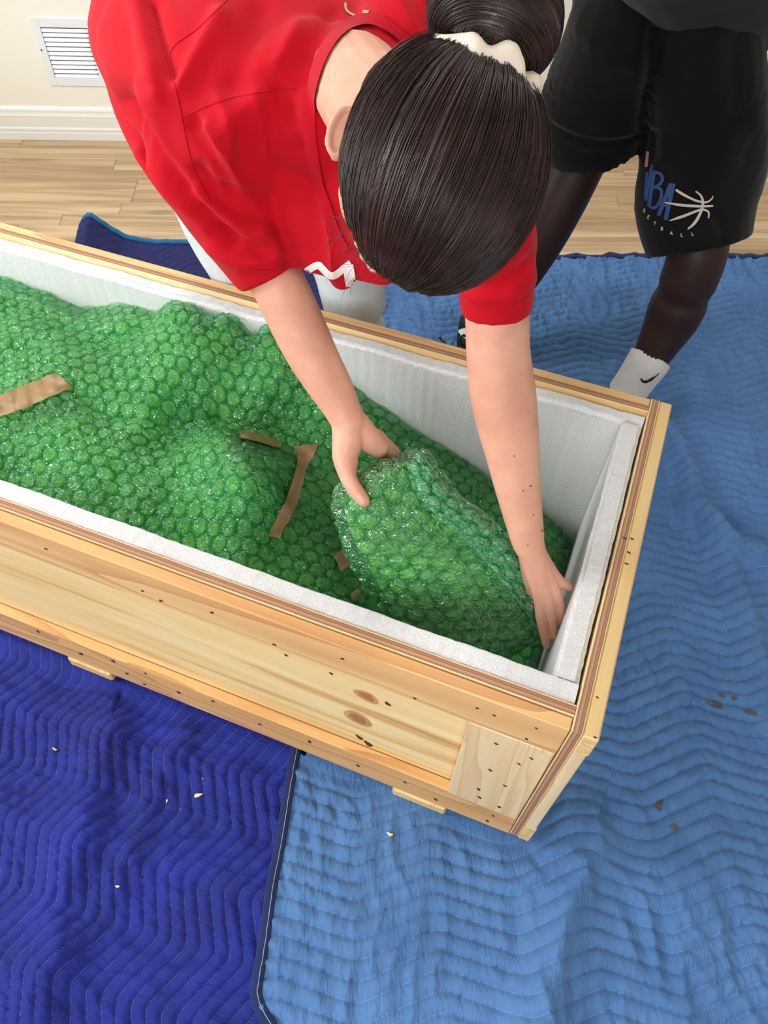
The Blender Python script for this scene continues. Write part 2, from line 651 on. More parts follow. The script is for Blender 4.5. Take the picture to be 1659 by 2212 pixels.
def polydist(x, y, poly):
    """distance of points to a polyline and the side"""
    best = np.full(x.shape, 1e9)
    side = np.zeros(x.shape)
    for (x0, y0), (x1, y1) in zip(poly[:-1], poly[1:]):
        dx, dy = x1 - x0, y1 - y0
        L = dx * dx + dy * dy
        t = np.clip(((x - x0) * dx + (y - y0) * dy) / L, 0, 1)
        ex, ey = x - x0 - t * dx, y - y0 - t * dy
        d = np.hypot(ex, ey)
        m = d < best
        best[m] = d[m]
        side[m] = np.sign(dx * ey - dy * ex)[m]
    return best, side


def creases(V, F, lst, gain=1.15):
    """fabric folds: lst of (pixel polyline, width px, height m)"""
    N = normals(V, F)
    x, y = PX(V)
    face = sstep(0.15, -0.35, N @ FW)
    D = np.zeros(len(V))
    for poly, w, h in lst:
        d, _ = polydist(x, y, poly)
        D += gain * h * np.exp(-(d / max(w * 1.4, 13)) ** 2)
    return V + N * (D * face)[:, None]


def relax(V, F, it=4, lam=0.5):
    E = np.array([(f[k], f[(k + 1) % len(f)]) for f in F for k in range(len(f))])
    n = np.zeros(len(V))
    np.add.at(n, E[:, 0], 1)
    np.add.at(n, E[:, 1], 1)
    for _ in range(it):
        S = np.zeros_like(V)
        np.add.at(S, E[:, 0], V[E[:, 1]])
        np.add.at(S, E[:, 1], V[E[:, 0]])
        V = V + lam * (S / n[:, None] - V)
    return V


def bvh_of(V, F):
    return BVHTree.FromPolygons([tuple(map(float, v)) for v in V], [tuple(f) for f in F])


def cast(bvh, x, y, off=0.0):
    D = ray(x, y)
    D = D / np.linalg.norm(D)
    h = bvh.ray_cast(Vector(CAM), Vector(D))
    if h[0] is None:
        return None
    n = np.array(h[1])
    if n @ D > 0:
        n = -n
    return np.array(h[0]) + n * off, n


def resample(poly, n):
    P = np.asarray(poly, float)
    s = np.concatenate([[0], np.cumsum(np.linalg.norm(np.diff(P, axis=0), axis=1))])
    t = np.linspace(0, s[-1], n)
    return np.stack([np.interp(t, s, P[:, k]) for k in range(P.shape[1])], 1)


def drape(bvh, A, B, nu, nv, off):
    """patch between two pixel polylines laid on a surface"""
    A, B = resample(A, nu), resample(B, nu)
    V = [None] * (nu * nv)
    for i in range(nu):
        for j in range(nv):
            p = A[i] + (B[i] - A[i]) * j / (nv - 1)
            h = cast(bvh, p[0], p[1], off)
            V[i * nv + j] = None if h is None else h[0]
    F = [f for f in grid_faces(nu, nv) if all(V[k] is not None for k in f)]
    V = [np.zeros(3) if v is None else v for v in V]
    used = sorted({k for f in F for k in f})
    mp = {k: i for i, k in enumerate(used)}
    return [V[k] for k in used], [tuple(mp[k] for k in f) for f in F]


def stroke(bvh, poly, w, off, n=14, nv=3):
    """painted line on a surface, poly in pixels, w pixel width (or list)"""
    P = np.asarray(poly, float)
    Q = resample(smooth_path(np.hstack([P, np.zeros((len(P), 1))]), np.zeros(len(P)), 5)[0][:, :2], n) if len(P) > 2 else resample(P, n)
    T = np.gradient(Q, axis=0)
    T /= np.linalg.norm(T, axis=1)[:, None] + 1e-9
    Nn = np.stack([-T[:, 1], T[:, 0]], 1)
    ww = np.interp(np.linspace(0, 1, n), np.linspace(0, 1, len(w)), w)[:, None] if isinstance(w, (list, tuple)) else w
    return drape(bvh, Q - Nn * ww / 2, Q + Nn * ww / 2, n, nv, off)


def disc(bvh, x, y, a, b, ang, off, n=10):
    c, s = math.cos(ang), math.sin(ang)
    V = []
    h0 = cast(bvh, x, y, off)
    if h0 is None:
        return None
    V.append(h0[0])
    for k in range(n):
        t = 2 * math.pi * k / n
        jit = 1 + (0.18 if n < 20 else 0.05) * math.sin(3 * t + x)
        dx, dy = a * jit * math.cos(t), b * jit * math.sin(t)
        h = cast(bvh, x + dx * c - dy * s, y + dx * s + dy * c, off)
        V.append(h[0] if h else h0[0])
    return V, [(0, 1 + k, 1 + (k + 1) % n) for k in range(n)]


def fnoise(x, y, seed=0):
    """cheap smooth 2-D noise, about -1..1"""
    r = np.random.default_rng(seed)
    o = np.zeros(np.broadcast(x, y).shape)
    for k in range(7):
        a, ph, f = r.uniform(0, 2 * math.pi), r.uniform(0, 6.28), 0.7 + 0.22 * k
        o = o + np.sin((x * math.cos(a) + y * math.sin(a)) * f + ph + 1.3 * np.sin((x * math.sin(a) - y * math.cos(a)) * f * 0.7 + ph * 2))
    return o / 4.0


def tubes(paths, radius, sides=3):
    """many thin tubes in one mesh; paths (k, n, 3)"""
    P = np.asarray(paths)
    k, n, _ = P.shape
    T = np.gradient(P, axis=1)
    T /= np.linalg.norm(T, axis=2)[..., None] + 1e-12
    # per-tube reference axis that stays clear of its tangents
    cand = np.array([[1., 0, 0], [0, 1, 0], [0, 0, 1], [.577, .577, .577], [-.577, .577, .577], [.577, -.577, .577]])
    worst = np.abs(np.einsum('kni,ci->knc', T, cand)).max(1)
    h = cand[worst.argmin(1)][:, None, :]
    A = np.cross(T, np.broadcast_to(h, T.shape))
    A /= np.linalg.norm(A, axis=2)[..., None] + 1e-12
    B = np.cross(T, A)
    r = np.asarray(radius)
    r = r[None, :, None] if r.ndim == 1 else (r[:, :, None] if r.ndim == 2 else r)
    V = np.stack([P + (A * math.cos(2 * math.pi * s / sides) + B * math.sin(2 * math.pi * s / sides)) * r for s in range(sides)], 2)
    idx = np.arange(k * n * sides).reshape(k, n, sides)
    F = []
    for s in range(sides):
        t = (s + 1) % sides
        F.append(np.stack([idx[:, :-1, s], idx[:, :-1, t], idx[:, 1:, t], idx[:, 1:, s]], -1).reshape(-1, 4))
    return V.reshape(-1, 3), np.concatenate(F)


def build_np(name, V, F, mat, parent=None, smooth=True):
    """fast mesh from numpy quads, world space"""
    V = np.asarray(V, float)
    if parent is not None:
        Mi = np.array(rootmat(parent).inverted())
        V = V @ Mi[:3, :3].T + Mi[:3, 3]
    me = bpy.data.meshes.new(name)
    me.vertices.add(len(V))
    me.vertices.foreach_set('co', V.ravel())
    me.loops.add(F.size)
    me.loops.foreach_set('vertex_index', F.ravel().astype(np.int32))
    me.polygons.add(len(F))
    me.polygons.foreach_set('loop_start', np.arange(0, F.size, F.shape[1], dtype=np.int32))
    me.update(calc_edges=True)
    return link(name, me, mat, parent, smooth)


def np_grid(nu, nv):
    i = np.arange(nu * nv).reshape(nu, nv)
    return np.stack([i[:-1, :-1], i[1:, :-1], i[1:, 1:], i[:-1, 1:]], -1).reshape(-1, 4)


def sstep(a, b, x):
    t = np.clip((x - a) / (b - a), 0, 1)
    return t * t * (3 - 2 * t)


# ------------------------------------------------------------------ the room
FLZ = -0.030                                         # boards' surface; the blankets lie on it
wp0, wp1 = KZ(0, 297, FLZ), KZ(285, 301, FLZ)
WANG = math.atan2(wp1[1] - wp0[1], wp1[0] - wp0[0])
WS = np.array([math.cos(WANG), math.sin(WANG), 0])   # along the wall
WN = np.array([WS[1], -WS[0], 0])                    # out of the wall, into the room


def wall_sz(x, y):
    p = KP(x, y, wp0, WN)
    return float((p - wp0) @ WS), float(p[2])


def wbox(name, s0, s1, n0, n1, z0, z1, mat, parent=None, bev=0.0):
    """box in the wall frame: s along, n out of the wall"""
    me = box_mesh(s0, s1, -n1, -n0, z0, z1, bev=bev)
    me.name = name
    return link(name, me, mat, parent, False)


room = {'loc': (wp0[0], wp0[1], 0), 'rz': WANG}


def in_room(o):
    o.location = room['loc']
    o.rotation_euler = (0, 0, WANG)
    MATS[o.name] = Matrix.Translation(Vector(room['loc'])) @ Matrix.Rotation(WANG, 4, 'Z')
    return o


RX0, RX1, RD, RH = -0.75, 4.6, 4.95, 2.55
wb = in_room(wbox('wall_back', RX0 - 0.1, RX1 + 0.1, -0.1, 0, FLZ, RH, M['wall']))
tag(wb, kind='structure', label='cream painted wall behind the two people')
wl = in_room(wbox('wall_left', RX0 - 0.1, RX0, 0, 1.2, FLZ, RH, M['wall']))
tag(wl, kind='structure')
for nm, b in (('wall_left', (RX0 - 0.1, RX0, 2.9, RD, FLZ, RH)), ('wall_left', (RX0 - 0.1, RX0, 1.2, 2.9, FLZ, 0.9)),
              ('wall_left', (RX0 - 0.1, RX0, 1.2, 2.9, 2.45, RH)), ('wall_right', (RX1, RX1 + 0.1, 0, RD, FLZ, RH)),
              ('wall_front', (RX0, 0.15, RD - 0.1, RD, FLZ, RH)), ('wall_front', (2.4, RX1, RD - 0.1, RD, FLZ, RH)),
              ('wall_front', (0.15, 2.4, RD - 0.1, RD, FLZ, 0.85)), ('wall_front', (0.15, 2.4, RD - 0.1, RD, 2.45, RH))):
    tag(in_room(wbox(nm, *b, M['wall'])), kind='structure')
tag(in_room(wbox('ceiling', RX0 - 0.1, RX1 + 0.1, -0.1, RD, RH, RH + 0.1, M['ceiling'])), kind='structure')
for nm, s0, s1, n0, n1 in (('window_1', 0.15, 2.4, RD - 0.07, RD - 0.03), ('window_2', RX0 - 0.07, RX0 - 0.03, 1.2, 2.9)):
    z0, z1 = (0.85, 2.45) if nm == 'window_1' else (0.9, 2.45)
    w = in_room(wbox(nm, s0, s1, n0, n1, z0, z0 + 0.05, M['trim']))
    tag(w, kind='structure')
    al = nm == 'window_1'
    wbox('window_frame', s0, s1, n0, n1, z1 - 0.05, z1, M['trim'], w)
    for q in (0, 0.5, 1):
        if al:
            a = s0 + (s1 - s0 - 0.05) * q
            wbox('window_frame', a, a + 0.05, n0, n1, z0 + 0.05, z1 - 0.05, M['trim'], w)
        else:
            a = n0 + (n1 - n0 - 0.05) * q
            wbox('window_frame', s0, s1, a, a + 0.05, z0 + 0.05, z1 - 0.05, M['trim'], w)
    if al:
        wbox('window_pane', s0, s1, n0 + 0.018, n0 + 0.022, z0 + 0.05, z1 - 0.05, M['glass'], w)
    else:
        wbox('window_pane', s0 + 0.018, s0 + 0.022, n0, n1, z0 + 0.05, z1 - 0.05, M['glass'], w)

for lx, ly in ((-0.75, 1.75), (0.75, 1.75)):  # made-up ceiling lamps out of view, added for crisp glints on the film
    cl = empty('added_ceiling_light', (lx, ly, RH), 0, 'added unseen round white ceiling downlight ' + ('nearer the window in the left wall' if lx < 0 else 'farther from the window in the left wall'), 'added light', 'added glint lamps')
    V, F = tube([(lx, ly, RH - 0.006), (lx, ly, RH)], [0.095, 0.1], 24)
    build('added_trim_ring', V, F, M['trim'], cl, False)
    ld = bpy.data.lights.new('glintlamp', 'AREA')
    ld.shape, ld.size, ld.energy, ld.color = 'DISK', 0.22, 9, (0.96, 0.98, 1.0)
    lo_ = bpy.data.objects.new('glintlamp', ld)
    COL.objects.link(lo_)
    lo_.parent = cl
    lo_.location = (0, 0, -0.009)

fl = in_room(wbox('floor', RX0 - 0.1, RX1 + 0.1, -0.1, RD, FLZ - 0.05, FLZ - 0.012, M['floor']))
tag(fl, kind='structure', label='pale oak plank floor along the wall')


def oak():
    N = NT('pale_oak_plank')
    v = N.obj()
    info = N.n('ShaderNodeObjectInfo').outputs['Random']
    cmb = N.n('ShaderNodeCombineXYZ')
    N.l(N.math('MULTIPLY', info, 31.0), cmb.inputs[0])
    N.l(N.math('MULTIPLY', info, 17.0), cmb.inputs[1])
    ad = N.n('ShaderNodeVectorMath', operation='ADD')
    N.l(v, ad.inputs[0])
    N.l(cmb.outputs[0], ad.inputs[1])
    g = N.noise(N.mapping(ad.outputs[0], (1.1, 22, 10)), 1.0, 4, 0.6, 0.5)
    base = N.ramp(info, [(0.0, s2l((200, 168, 128))), (0.35, s2l((226, 196, 154))), (0.7, s2l((214, 184, 144))), (1.0, s2l((190, 158, 122)))])
    c = N.mix(N.ramp(g, [(0.40, (0.62, 0.62, 0.62, 1)), (0.62, (0, 0, 0, 1))]), base, s2l((146, 112, 80)))
    kn = N.noise(N.mapping(ad.outputs[0], (2.2, 9, 5)), 1.0, 1)
    c = N.mix(N.ramp(kn, [(0.70, (0, 0, 0, 1)), (0.80, (0.6, 0.6, 0.6, 1))]), c, s2l((112, 80, 56)))
    return N.done(N.bsdf(c, 0.42, 0.35, g, 0.1, 0.001))


M['oak'] = oak()
PWD = 0.082
row = 0
n = 0.004
while n < 2.3:
    s = RX0 + random.uniform(-0.6, 0.0)
    while s < 4.0:
        L = random.uniform(0.55, 1.25)
        a, b = max(s, RX0), min(s + L, RX1)
        if b - a > 0.05:
            pl = wbox('plank', a + 0.0006, b - 0.0006, n + 0.0005, n + PWD - 0.0005, FLZ - 0.012, FLZ + random.uniform(-0.0006, 0.0), M['oak'], fl, bev=0.0008)
        s += L
    n += PWD
    row += 1

# baseboard: moulded profile, out of the wall / height
z_top = wall_sz(0, 228)[1]
hb = z_top - FLZ
prof = [(0, 0), (0.016, 0), (0.016, 0.22 * hb), (0.0145, 0.25 * hb), (0.0145, 0.29 * hb), (0.017, 0.31 * hb), (0.016, 0.36 * hb), (0.0135, 0.40 * hb), (0.0135, 0.70 * hb),
        (0.0145, 0.74 * hb), (0.012, 0.79 * hb), (0.0105, 0.84 * hb), (0.011, 0.90 * hb), (0.0085, 0.95 * hb), (0.004, hb), (0, hb)]
V, F = [], []
for s in (RX0, RX1):
    V += [(s, -a, FLZ + z) for a, z in prof]
m = len(prof)
F = [(i, (i + 1) % m, m + (i + 1) % m, m + i) for i in range(m)] + [tuple(range(m))[::-1], tuple(range(m, 2 * m))]
me = bpy.data.meshes.new('baseboard_back')
me.from_pydata(V, [], F)
bb = in_room(link('baseboard_back', me, M['trim'], None, False))
tag(bb, kind='structure', label='white moulded baseboard under the wall vent')

# return-air grille
s0, z1 = wall_sz(64, 36)
_, z0 = wall_sz(110, 184)
sa = wall_sz(88, 60)[0]
sb = wall_sz(190, 64)[0]
sc_ = wall_sz(198, 64)[0]
zt = wall_sz(92, 58)[1]
zb = wall_sz(120, 166)[1]
cw = sb - sa
bar = sc_ - sb
s1 = s0 + 2 * (sa - s0) + 2 * cw + bar
vent = empty('air_vent', tuple(room['loc']), WANG, 'white louvred metal air return vent set in the cream wall', 'air vent')


def vbox(name, b, par, mat, bev=0.001):
    me = box_mesh(b[0], b[1], -b[3], -b[2], b[4], b[5], bev=bev)
    me.name = name
    return link(name, me, mat, par, False)


vbox('frame', (s0, sa, 0, 0.007, z0, z1), vent, M['vent'], 0.002)
vbox('frame', (s1 - (sa - s0), s1, 0, 0.007, z0, z1), vent, M['vent'], 0.002)
vbox('frame', (sa, s1 - (sa - s0), 0, 0.007, zt, z1), vent, M['vent'], 0.002)
vbox('frame', (sa, s1 - (sa - s0), 0, 0.007, z0, zb), vent, M['vent'], 0.002)
vbox('mullion', (sb, sc_, 0, 0.007, zb, zt), vent, M['vent'])
vbox('shade_sheet', (sa, s1 - (sa - s0), 0.0005, 0.0012, zb, zt), vent, M['vent_shade'], 0)  # dark sheet on the wall; shade between the slats put into its colour
for c0 in (sa, sc_):
    for k in range(11):
        h = (zt - zb) / 11
        za = zb + k * h
        prof = [(0.0065, za), (0.0012, za + h * 0.70), (0.0024, za + h * 0.76), (0.0078, za + h * 0.10)]
        # curved lip ends like pressed steel
        V, F = [], []
        for s_, t_ in ((c0 + 0.001, 0.5), (c0 + 0.006, 1.0), (c0 + cw * 0.5, 1.0), (c0 + cw - 0.012, 1.0), (c0 + cw - 0.001, 0.35)):
            for a, z in prof:
                V.append((s_, -(0.0012 + (a - 0.0012) * (1.0 if t_ == 1 else t_)), za + (z - za) * (1.0 if t_ == 1 else 0.9)))
        F = [f for f in grid_faces(5, 4, True)] + [(0, 1, 2, 3), (19, 18, 17, 16)]
        build('slat', V, F, M['vent'], vent, False, local=True)
hd = ell((s0 + 0.3 * (sa - s0), -0.0075, (z0 + z1) / 2 + 0.01), ((0.003, 0, 0), (0, 0.0012, 0), (0, 0, 0.004)), 8, 6)
build('screw', hd[0], hd[1], M['nailhole'], vent, True, local=True)

# ------------------------------------------------------------------ the crate
CX, CY, CYAW = 0.2779, 0.4065, -0.334638
ZT = CH - 1.0252                  # rim
ZB = ZT - 0.5526                  # underside of the sides
TEP, TEB, CW = 0.0173, 0.0228, 0.72
RAIL, PLY, FOAM = 0.0216, 0.0188, 0.0356
FRAIL, FPLY, FFOAM, EFOAM = 0.0192, 0.0192, 0.0509, 0.0373
ZB1 = ZT - 0.4437
CL = 2.25
cm = Matrix.Translation((CX, CY, 0)) @ Matrix.Rotation(CYAW, 4, 'Z')
CMn = np.array(cm)
CMi = np.array(cm.inverted())


def c2w(P):
    P = np.asarray(P, float)
    return P @ CMn[:3, :3].T + CMn[:3, 3]


def w2c(P):
    P = np.asarray(P, float)
    return P @ CMi[:3, :3].T + CMi[:3, 3]


crate = empty('wooden_crate', (CX, CY, 0), CYAW, 'long open pine and plywood shipping crate lined with white foam', 'crate')
M['ply_near'] = plywood('plywood_near', 1, RAIL, PLY, 0)
M['ply_far'] = plywood('plywood_far', 1, CW - FRAIL - FPLY, FPLY, 0)
M['ply_end'] = plywood('plywood_end', 0, 0.0, TEP, 1)
CB = []                            # crate geometry for laying details on it


def cbox(name, b, mat, bev=0.0015):
    o = box(name, b, mat, crate, bev)
    me = o.data
    v = c2w([tuple(q.co) for q in me.vertices])
    CB.append((list(v), [tuple(p.vertices) for p in me.polygons]))
    return o


cbox('side_panel', (-CL, -0.0004, RAIL + 0.001, RAIL + PLY, ZB, ZT), M['ply_near'], 0.0007)
cbox('side_panel', (-CL, -0.0004, CW - FRAIL - FPLY, CW - FRAIL - 0.0005, ZB, ZT), M['ply_far'], 0.0007)
cbox('end_panel', (0, TEP - 0.0006, 0.0, CW, ZB + 0.004, ZT + 0.001), M['ply_end'], 0.0007)
cbox('end_panel', (-CL - TEP, -CL - 0.0006, 0.0, CW, ZB + 0.004, ZT), M['ply_end'], 0.0007)
RH1 = 0.098
cbox('top_rail', (-CL, -0.0015, 0.0, RAIL - 0.0012, ZT - RH1, ZT - 0.002), M['pine_u'])
cbox('bottom_rail', (-CL, -0.0015, 0.0, RAIL - 0.0005, ZB, ZB1), M['pine_u'])
cbox('top_rail', (-CL, -0.0015, CW - FRAIL + 0.0005, CW, ZT - RH1, ZT - 0.001), M['pine_u'])
cbox('bottom_rail', (-CL, -0.0015, CW - FRAIL + 0.0005, CW, ZB, ZB1), M['pine_u'])
# upright cleats on the near side, between the rails
for u0, u1 in ((-0.140, -0.0022), (-CL, -CL + 0.14)):
    cbox('cleat', (u0, u1, -0.0005, RAIL - 0.0008, ZB1 + 0.0008 - 0.012, ZT - RH1 - 0.0012), M['pine_z'], 0.002)
    cbox('cleat', (u0, u1, CW - FRAIL + 0.001, CW, ZB1 + 0.001, ZT - RH1 - 0.001), M['pine_z'], 0.002)
# battens on the end panel
for sg in (1, -1):
    ua, ub = (TEP, TEP + TEB) if sg == 1 else (-CL - TEP - TEB, -CL - TEP)
    cbox('end_batten', (ua, ub, -0.002, CW + 0.001, ZT - 0.062, ZT + 0.0005), M['pine_v'], 0.0025)
    cbox('end_batten', (ua, ub, -0.001, CW, ZB + 0.001, ZB + 0.085), M['pine_v'], 0.002)
    for v0 in (0.0, CW - 0.09):
        cbox('end_post', (ua, ub - 0.002, v0, v0 + 0.09, ZB + 0.0855, ZT - 0.0625), M['pine_z'], 0.002)
cbox('bottom_panel', (-CL, -0.001, RAIL + PLY + 0.0005, CW - FRAIL - FPLY - 0.0005, ZB, ZB + 0.018), M['ply_near'], 0.001)
# skids under the crate
for pa, pb in (((150, 1415), (250, 1465)), ((847, 1705), (960, 1758)), (None, None)):
    if pa:
        u0 = w2c(KZ(*pa, ZB - 0.005))[0]
        u1 = w2c(KZ(*pb, 0.001))[0]
    else:
        u0, u1 = -CL + 0.05, -CL + 0.18
    me = box_mesh(u0, u1, -0.004 if pa else 0.0, CW, 0.0005, ZB - 0.0005, 0.004)
    me.name = 'skid'
    sk = link('skid', me, M['pine_v'], crate, False)
    CB.append((list(c2w([tuple(q.co) for q in me.vertices])), [tuple(p.vertices) for p in me.polygons]))

crate_bvh = bvh_of(*join(CB))
# nails and knots, laid on the boards
nails = [(235, 392, 0), (730, 608, 0), (825, 658, 0), (1085, 718, 0), (1405, 882, 0), (1465, 937, 0), (415, 930, 0), (580, 967, 0), (650, 1030, 0),
         (745, 1030, 0), (740, 1085, 0), (915, 1127, 0), (1090, 1172, 0), (1330, 1290, 0), (1585, 1380, 0), (195, 815, 0)]
nails2 = [(213, 410), (583, 612), (903, 663), (990, 700), (1205, 765), (1155, 820), (155, 485), (1000, 845), (1180, 920), (1117, 948), (970, 980),
          (1045, 1060), (910, 1078), (915, 1120), (1015, 1168), (985, 1213), (955, 1240), (690, 1130), (533, 1042), (293, 957), (45, 833), (430, 1500)]
npx = [(x * .42194, 1020 + y * .42194) for x, y, _ in nails] + [(650 + x * .42194, 1250 + y * .42194) for x, y in nails2]
npx += [(950 + x * .4791, 800 + y * .4791) for x, y in ((832, 757), (842, 872), (852, 822), (865, 760), (710, 1475), (700, 1655))]
for i, (x, y) in enumerate(npx):
    d = disc(crate_bvh, x, y, random.uniform(3.8, 5.6), random.uniform(1.4, 2.2), 0.45 + random.uniform(-0.2, 0.2), 0.0004)
    if d:
        build('nail', d[0], d[1], M['nailhole'], crate, False)
for x, y, a, b in ((335, 603, 30, 9), (292, 715, 34, 11)):
    for q, mt in ((1.0, M['knot']), (0.62, M['knot_core'])):
        d = disc(crate_bvh, 650 + x * .42194, 1250 + y * .42194, a * q, b * q, 0.47, 0.0003 if q == 1 else 0.0005, 26)
        if d:
            build('knot', d[0], d[1], mt, crate, False)
for x, y, a, b in ((445, 640, 8, 2.5), (345, 845, 11, 3.5), (300, 812, 10, 2.5)):
    d = disc(crate_bvh, 650 + x * .42194, 1250 + y * .42194, a, b, 0.6, 0.0006, 12)
    if d:
        build('knot', d[0], d[1], M['nailhole'], crate, False)


# foam lining
def foam_slab(name, b, label, wob=0.003, rnd=0.008, axis=0):
    """rough-cut foam board, rounded edges; subdivided for an uneven rim"""
    bm = bmesh.new()
    x0, x1, y0, y1, z0, z1 = b
    bmesh.ops.create_cube(bm, size=1.0)
    for v in bm.verts:
        v.co = Vector((x0 + (v.co.x + .5) * (x1 - x0), y0 + (v.co.y + .5) * (y1 - y0), z0 + (v.co.z + .5) * (z1 - z0)))
    le = [e for e in bm.edges if abs((e.verts[0].co - e.verts[1].co)[axis]) > 0.05]
    bmesh.ops.bevel(bm, geom=le, offset=rnd, segments=3, affect='EDGES')
    le = [e for e in bm.edges if abs((e.verts[0].co - e.verts[1].co)[axis]) > 0.05]
    L = (x1 - x0, y1 - y0, z1 - z0)[axis]
    bmesh.ops.subdivide_edges(bm, edges=le, cuts=int(L / 0.012), use_grid_fill=True)
    for v in bm.verts:
        s = v.co[axis]
        if v.co.z > z1 - 0.03:
            v.co.z += 0.0012 * math.sin(s * 31) + random.uniform(-1, 1) * wob * 0.25
            v.co[1 - axis] += random.uniform(-1, 1) * wob * 0.2
    bmesh.ops.recalc_face_normals(bm, faces=bm.faces)
    me = bpy.data.meshes.new(name)
    bm.to_mesh(me)
    bm.free()
    o = link(name, me, M['foam'], None, False)
    o.location = (CX, CY, 0)
    o.rotation_euler = (0, 0, CYAW)
    MATS[o.name] = cm
    tag(o, label, 'foam', 'foam boards lining the crate')
    return o


VN = RAIL + PLY                       # inner face of near plywood
VF = CW - FRAIL - FPLY
foam_slab('foam_board', (-CL + 0.001, -0.004, VN + 0.0008, VN + FOAM, ZB + 0.06, ZT - 0.003), 'white foam board along the long crate side with the nailed pine cleat', rnd=0.0022)
foam_slab('foam_board', (-CL + 0.001, -0.003, VF - FFOAM + 0.012, VF - 0.0008, ZB + 0.06, ZT - 0.006), 'white foam board along the crate side the woman leans over', rnd=0.010)
foam_slab('foam_board', (-EFOAM - 0.006, -0.004, VN + FOAM + 0.002, VF - FFOAM + 0.010, ZB + 0.06, ZT - 0.006), 'short white foam board at the crate end beside the reaching hand', rnd=0.007, axis=1)
foam_slab('foam_board', (-CL + 0.001, -0.004, VN + 0.0008, VF - 0.0008, ZB + 0.0185, ZB + 0.058), 'white foam board on the crate bottom under the green bubble wrap', rnd=0.006)

# ------------------------------------------------------------------ moving blankets


def blanket_z_clear(x, y, z):
    """keep the cloth flat where the crate stands on it"""
    c = w2c(np.stack([x, y, np.zeros_like(x)], -1))
    u, v = c[..., 0], c[..., 1]
    ins = sstep(-0.05, 0.0, np.minimum(np.minimum(TEP + TEB - u, u + CL + 0.1), np.minimum(v + 0.0, CW - v)))
    return z * (1 - ins) - 0.0025 * ins


def zig(s, half):
    """smoothed triangle wave, -1..1"""
    t = np.mod(s / half, 2.0)
    tri = np.where(t < 1, 2 * t - 1, 3 - 2 * t)
    return tri - 0.10 * np.sign(tri) * sstep(0.75, 1.0, np.abs(tri))


def quilt_mesh(name, x0, x1, y0, y1, step, e1ang, spacing, half, amp, puff, mat, hfun, thick, pucker, seed, parent, edge=None, warp=0.006):
    nx, ny = int((x1 - x0) / step) + 1, int((y1 - y0) / step) + 1
    gx, gy = np.meshgrid(np.linspace(x0, x1, nx), np.linspace(y0, y1, ny), indexing='ij')
    X, Y = gx.copy(), gy.copy()
    if edge is not None:
        X, Y = edge(gx, gy)
    ca, sa_ = math.cos(e1ang), math.sin(e1ang)
    wx = X + warp * fnoise(X * 5, Y * 5, seed)
    wy = Y + warp * fnoise(X * 5, Y * 5, seed + 1)
    s = wx * ca + wy * sa_
    t = (-wx * sa_ + wy * ca - amp * zig(s, half)) / spacing
    ft = np.abs(np.mod(t, 1.0) - 0.5)                # .5 on a stitch line
    lump = np.clip(1 - (ft / 0.5) ** 2.4, 0, 1) ** 0.62
    puck = fnoise(s * 120 + 2.5 * fnoise(X * 20, Y * 20, seed + 5), t * 1.7, seed + 2)
    puck2 = 0.9 - 1.6 * np.abs(fnoise(s * 46, t * 0.55, seed + 3))
    puck = 0.8 - 1.6 * np.abs(puck)
    Z = thick + puff * lump * (0.85 + 0.2 * puck2) + pucker * puck * (0.3 + 0.7 * lump) * (0.55 + 0.4 * fnoise(X * 4.1, Y * 4.1, seed + 9)) + pucker * 0.8 * puck2
    Z = Z - thick - puff * 1.0 - pucker * 1.2
    Z = np.minimum(Z, 0.0) + hfun(X, Y)
    Z = blanket_z_clear(X, Y, Z)
    Z = np.maximum(Z, FLZ + 0.001 + 0.0 * Z)
    V = np.stack([X, Y, Z], -1).reshape(-1, 3)
    Fq = np_grid(nx, ny)
    o = build_np(name, V, Fq, mat, parent)
    uvl = o.data.uv_layers.new(name='quilt')
    UV = np.stack([s, t], -1).reshape(-1, 2)[Fq.ravel()]
    uvl.data.foreach_set('uv', UV.ravel())
    return o, V.reshape(nx, ny, 3), Fq


def ridge(X, Y, poly, w, h, asym=1.0, taper=None):
    d, side = polydist(X, Y, poly)
    ww = np.where(side > 0, w, w * asym)
    return h * np.exp(-(d / ww) ** 2)


def gpts(px):
    return [tuple(KZ(x, y, 0)[:2]) for x, y in px]


# light blue: near / right
R1 = gpts([(1275, 1800), (1225, 1940), (1190, 2060), (1160, 2212), (1140, 2330)])
R1b = gpts([(1225, 1830), (1160, 1960), (1105, 2100), (1080, 2212), (1060, 2330)])
R2 = gpts([(1478, 985), (1510, 1080), (1560, 1180), (1610, 1330), (1640, 1460), (1655, 1560)])
R3 = gpts([(1440, 930), (1470, 1030), (1480, 1100), (1560, 1170), (1659, 1210)])
R4 = gpts([(1480, 1300), (1460, 1450), (1500, 1640), (1480, 1760)])


def h_light(X, Y):
    h = 0.004 + 0.005 * fnoise(X * 3.0, Y * 3.0, 31) + 0.003 * fnoise(X * 7, Y * 7, 32)
    h = h + ridge(X, Y, R1, 0.040, 0.055, 2.2) - ridge(X, Y, R1b, 0.03, 0.018)
    h = h + ridge(X, Y, R2, 0.028, 0.030, 1.8) + ridge(X, Y, R3, 0.035, 0.040)
    h = h + ridge(X, Y, R4, 0.06, 0.014)
    return np.maximum(h, -0.004) + 0.0045


lb_l = gpts([(641, 1605), (612, 1780), (590, 1900), (570, 2040), (553, 2140), (560, 2175), (600, 2240)])


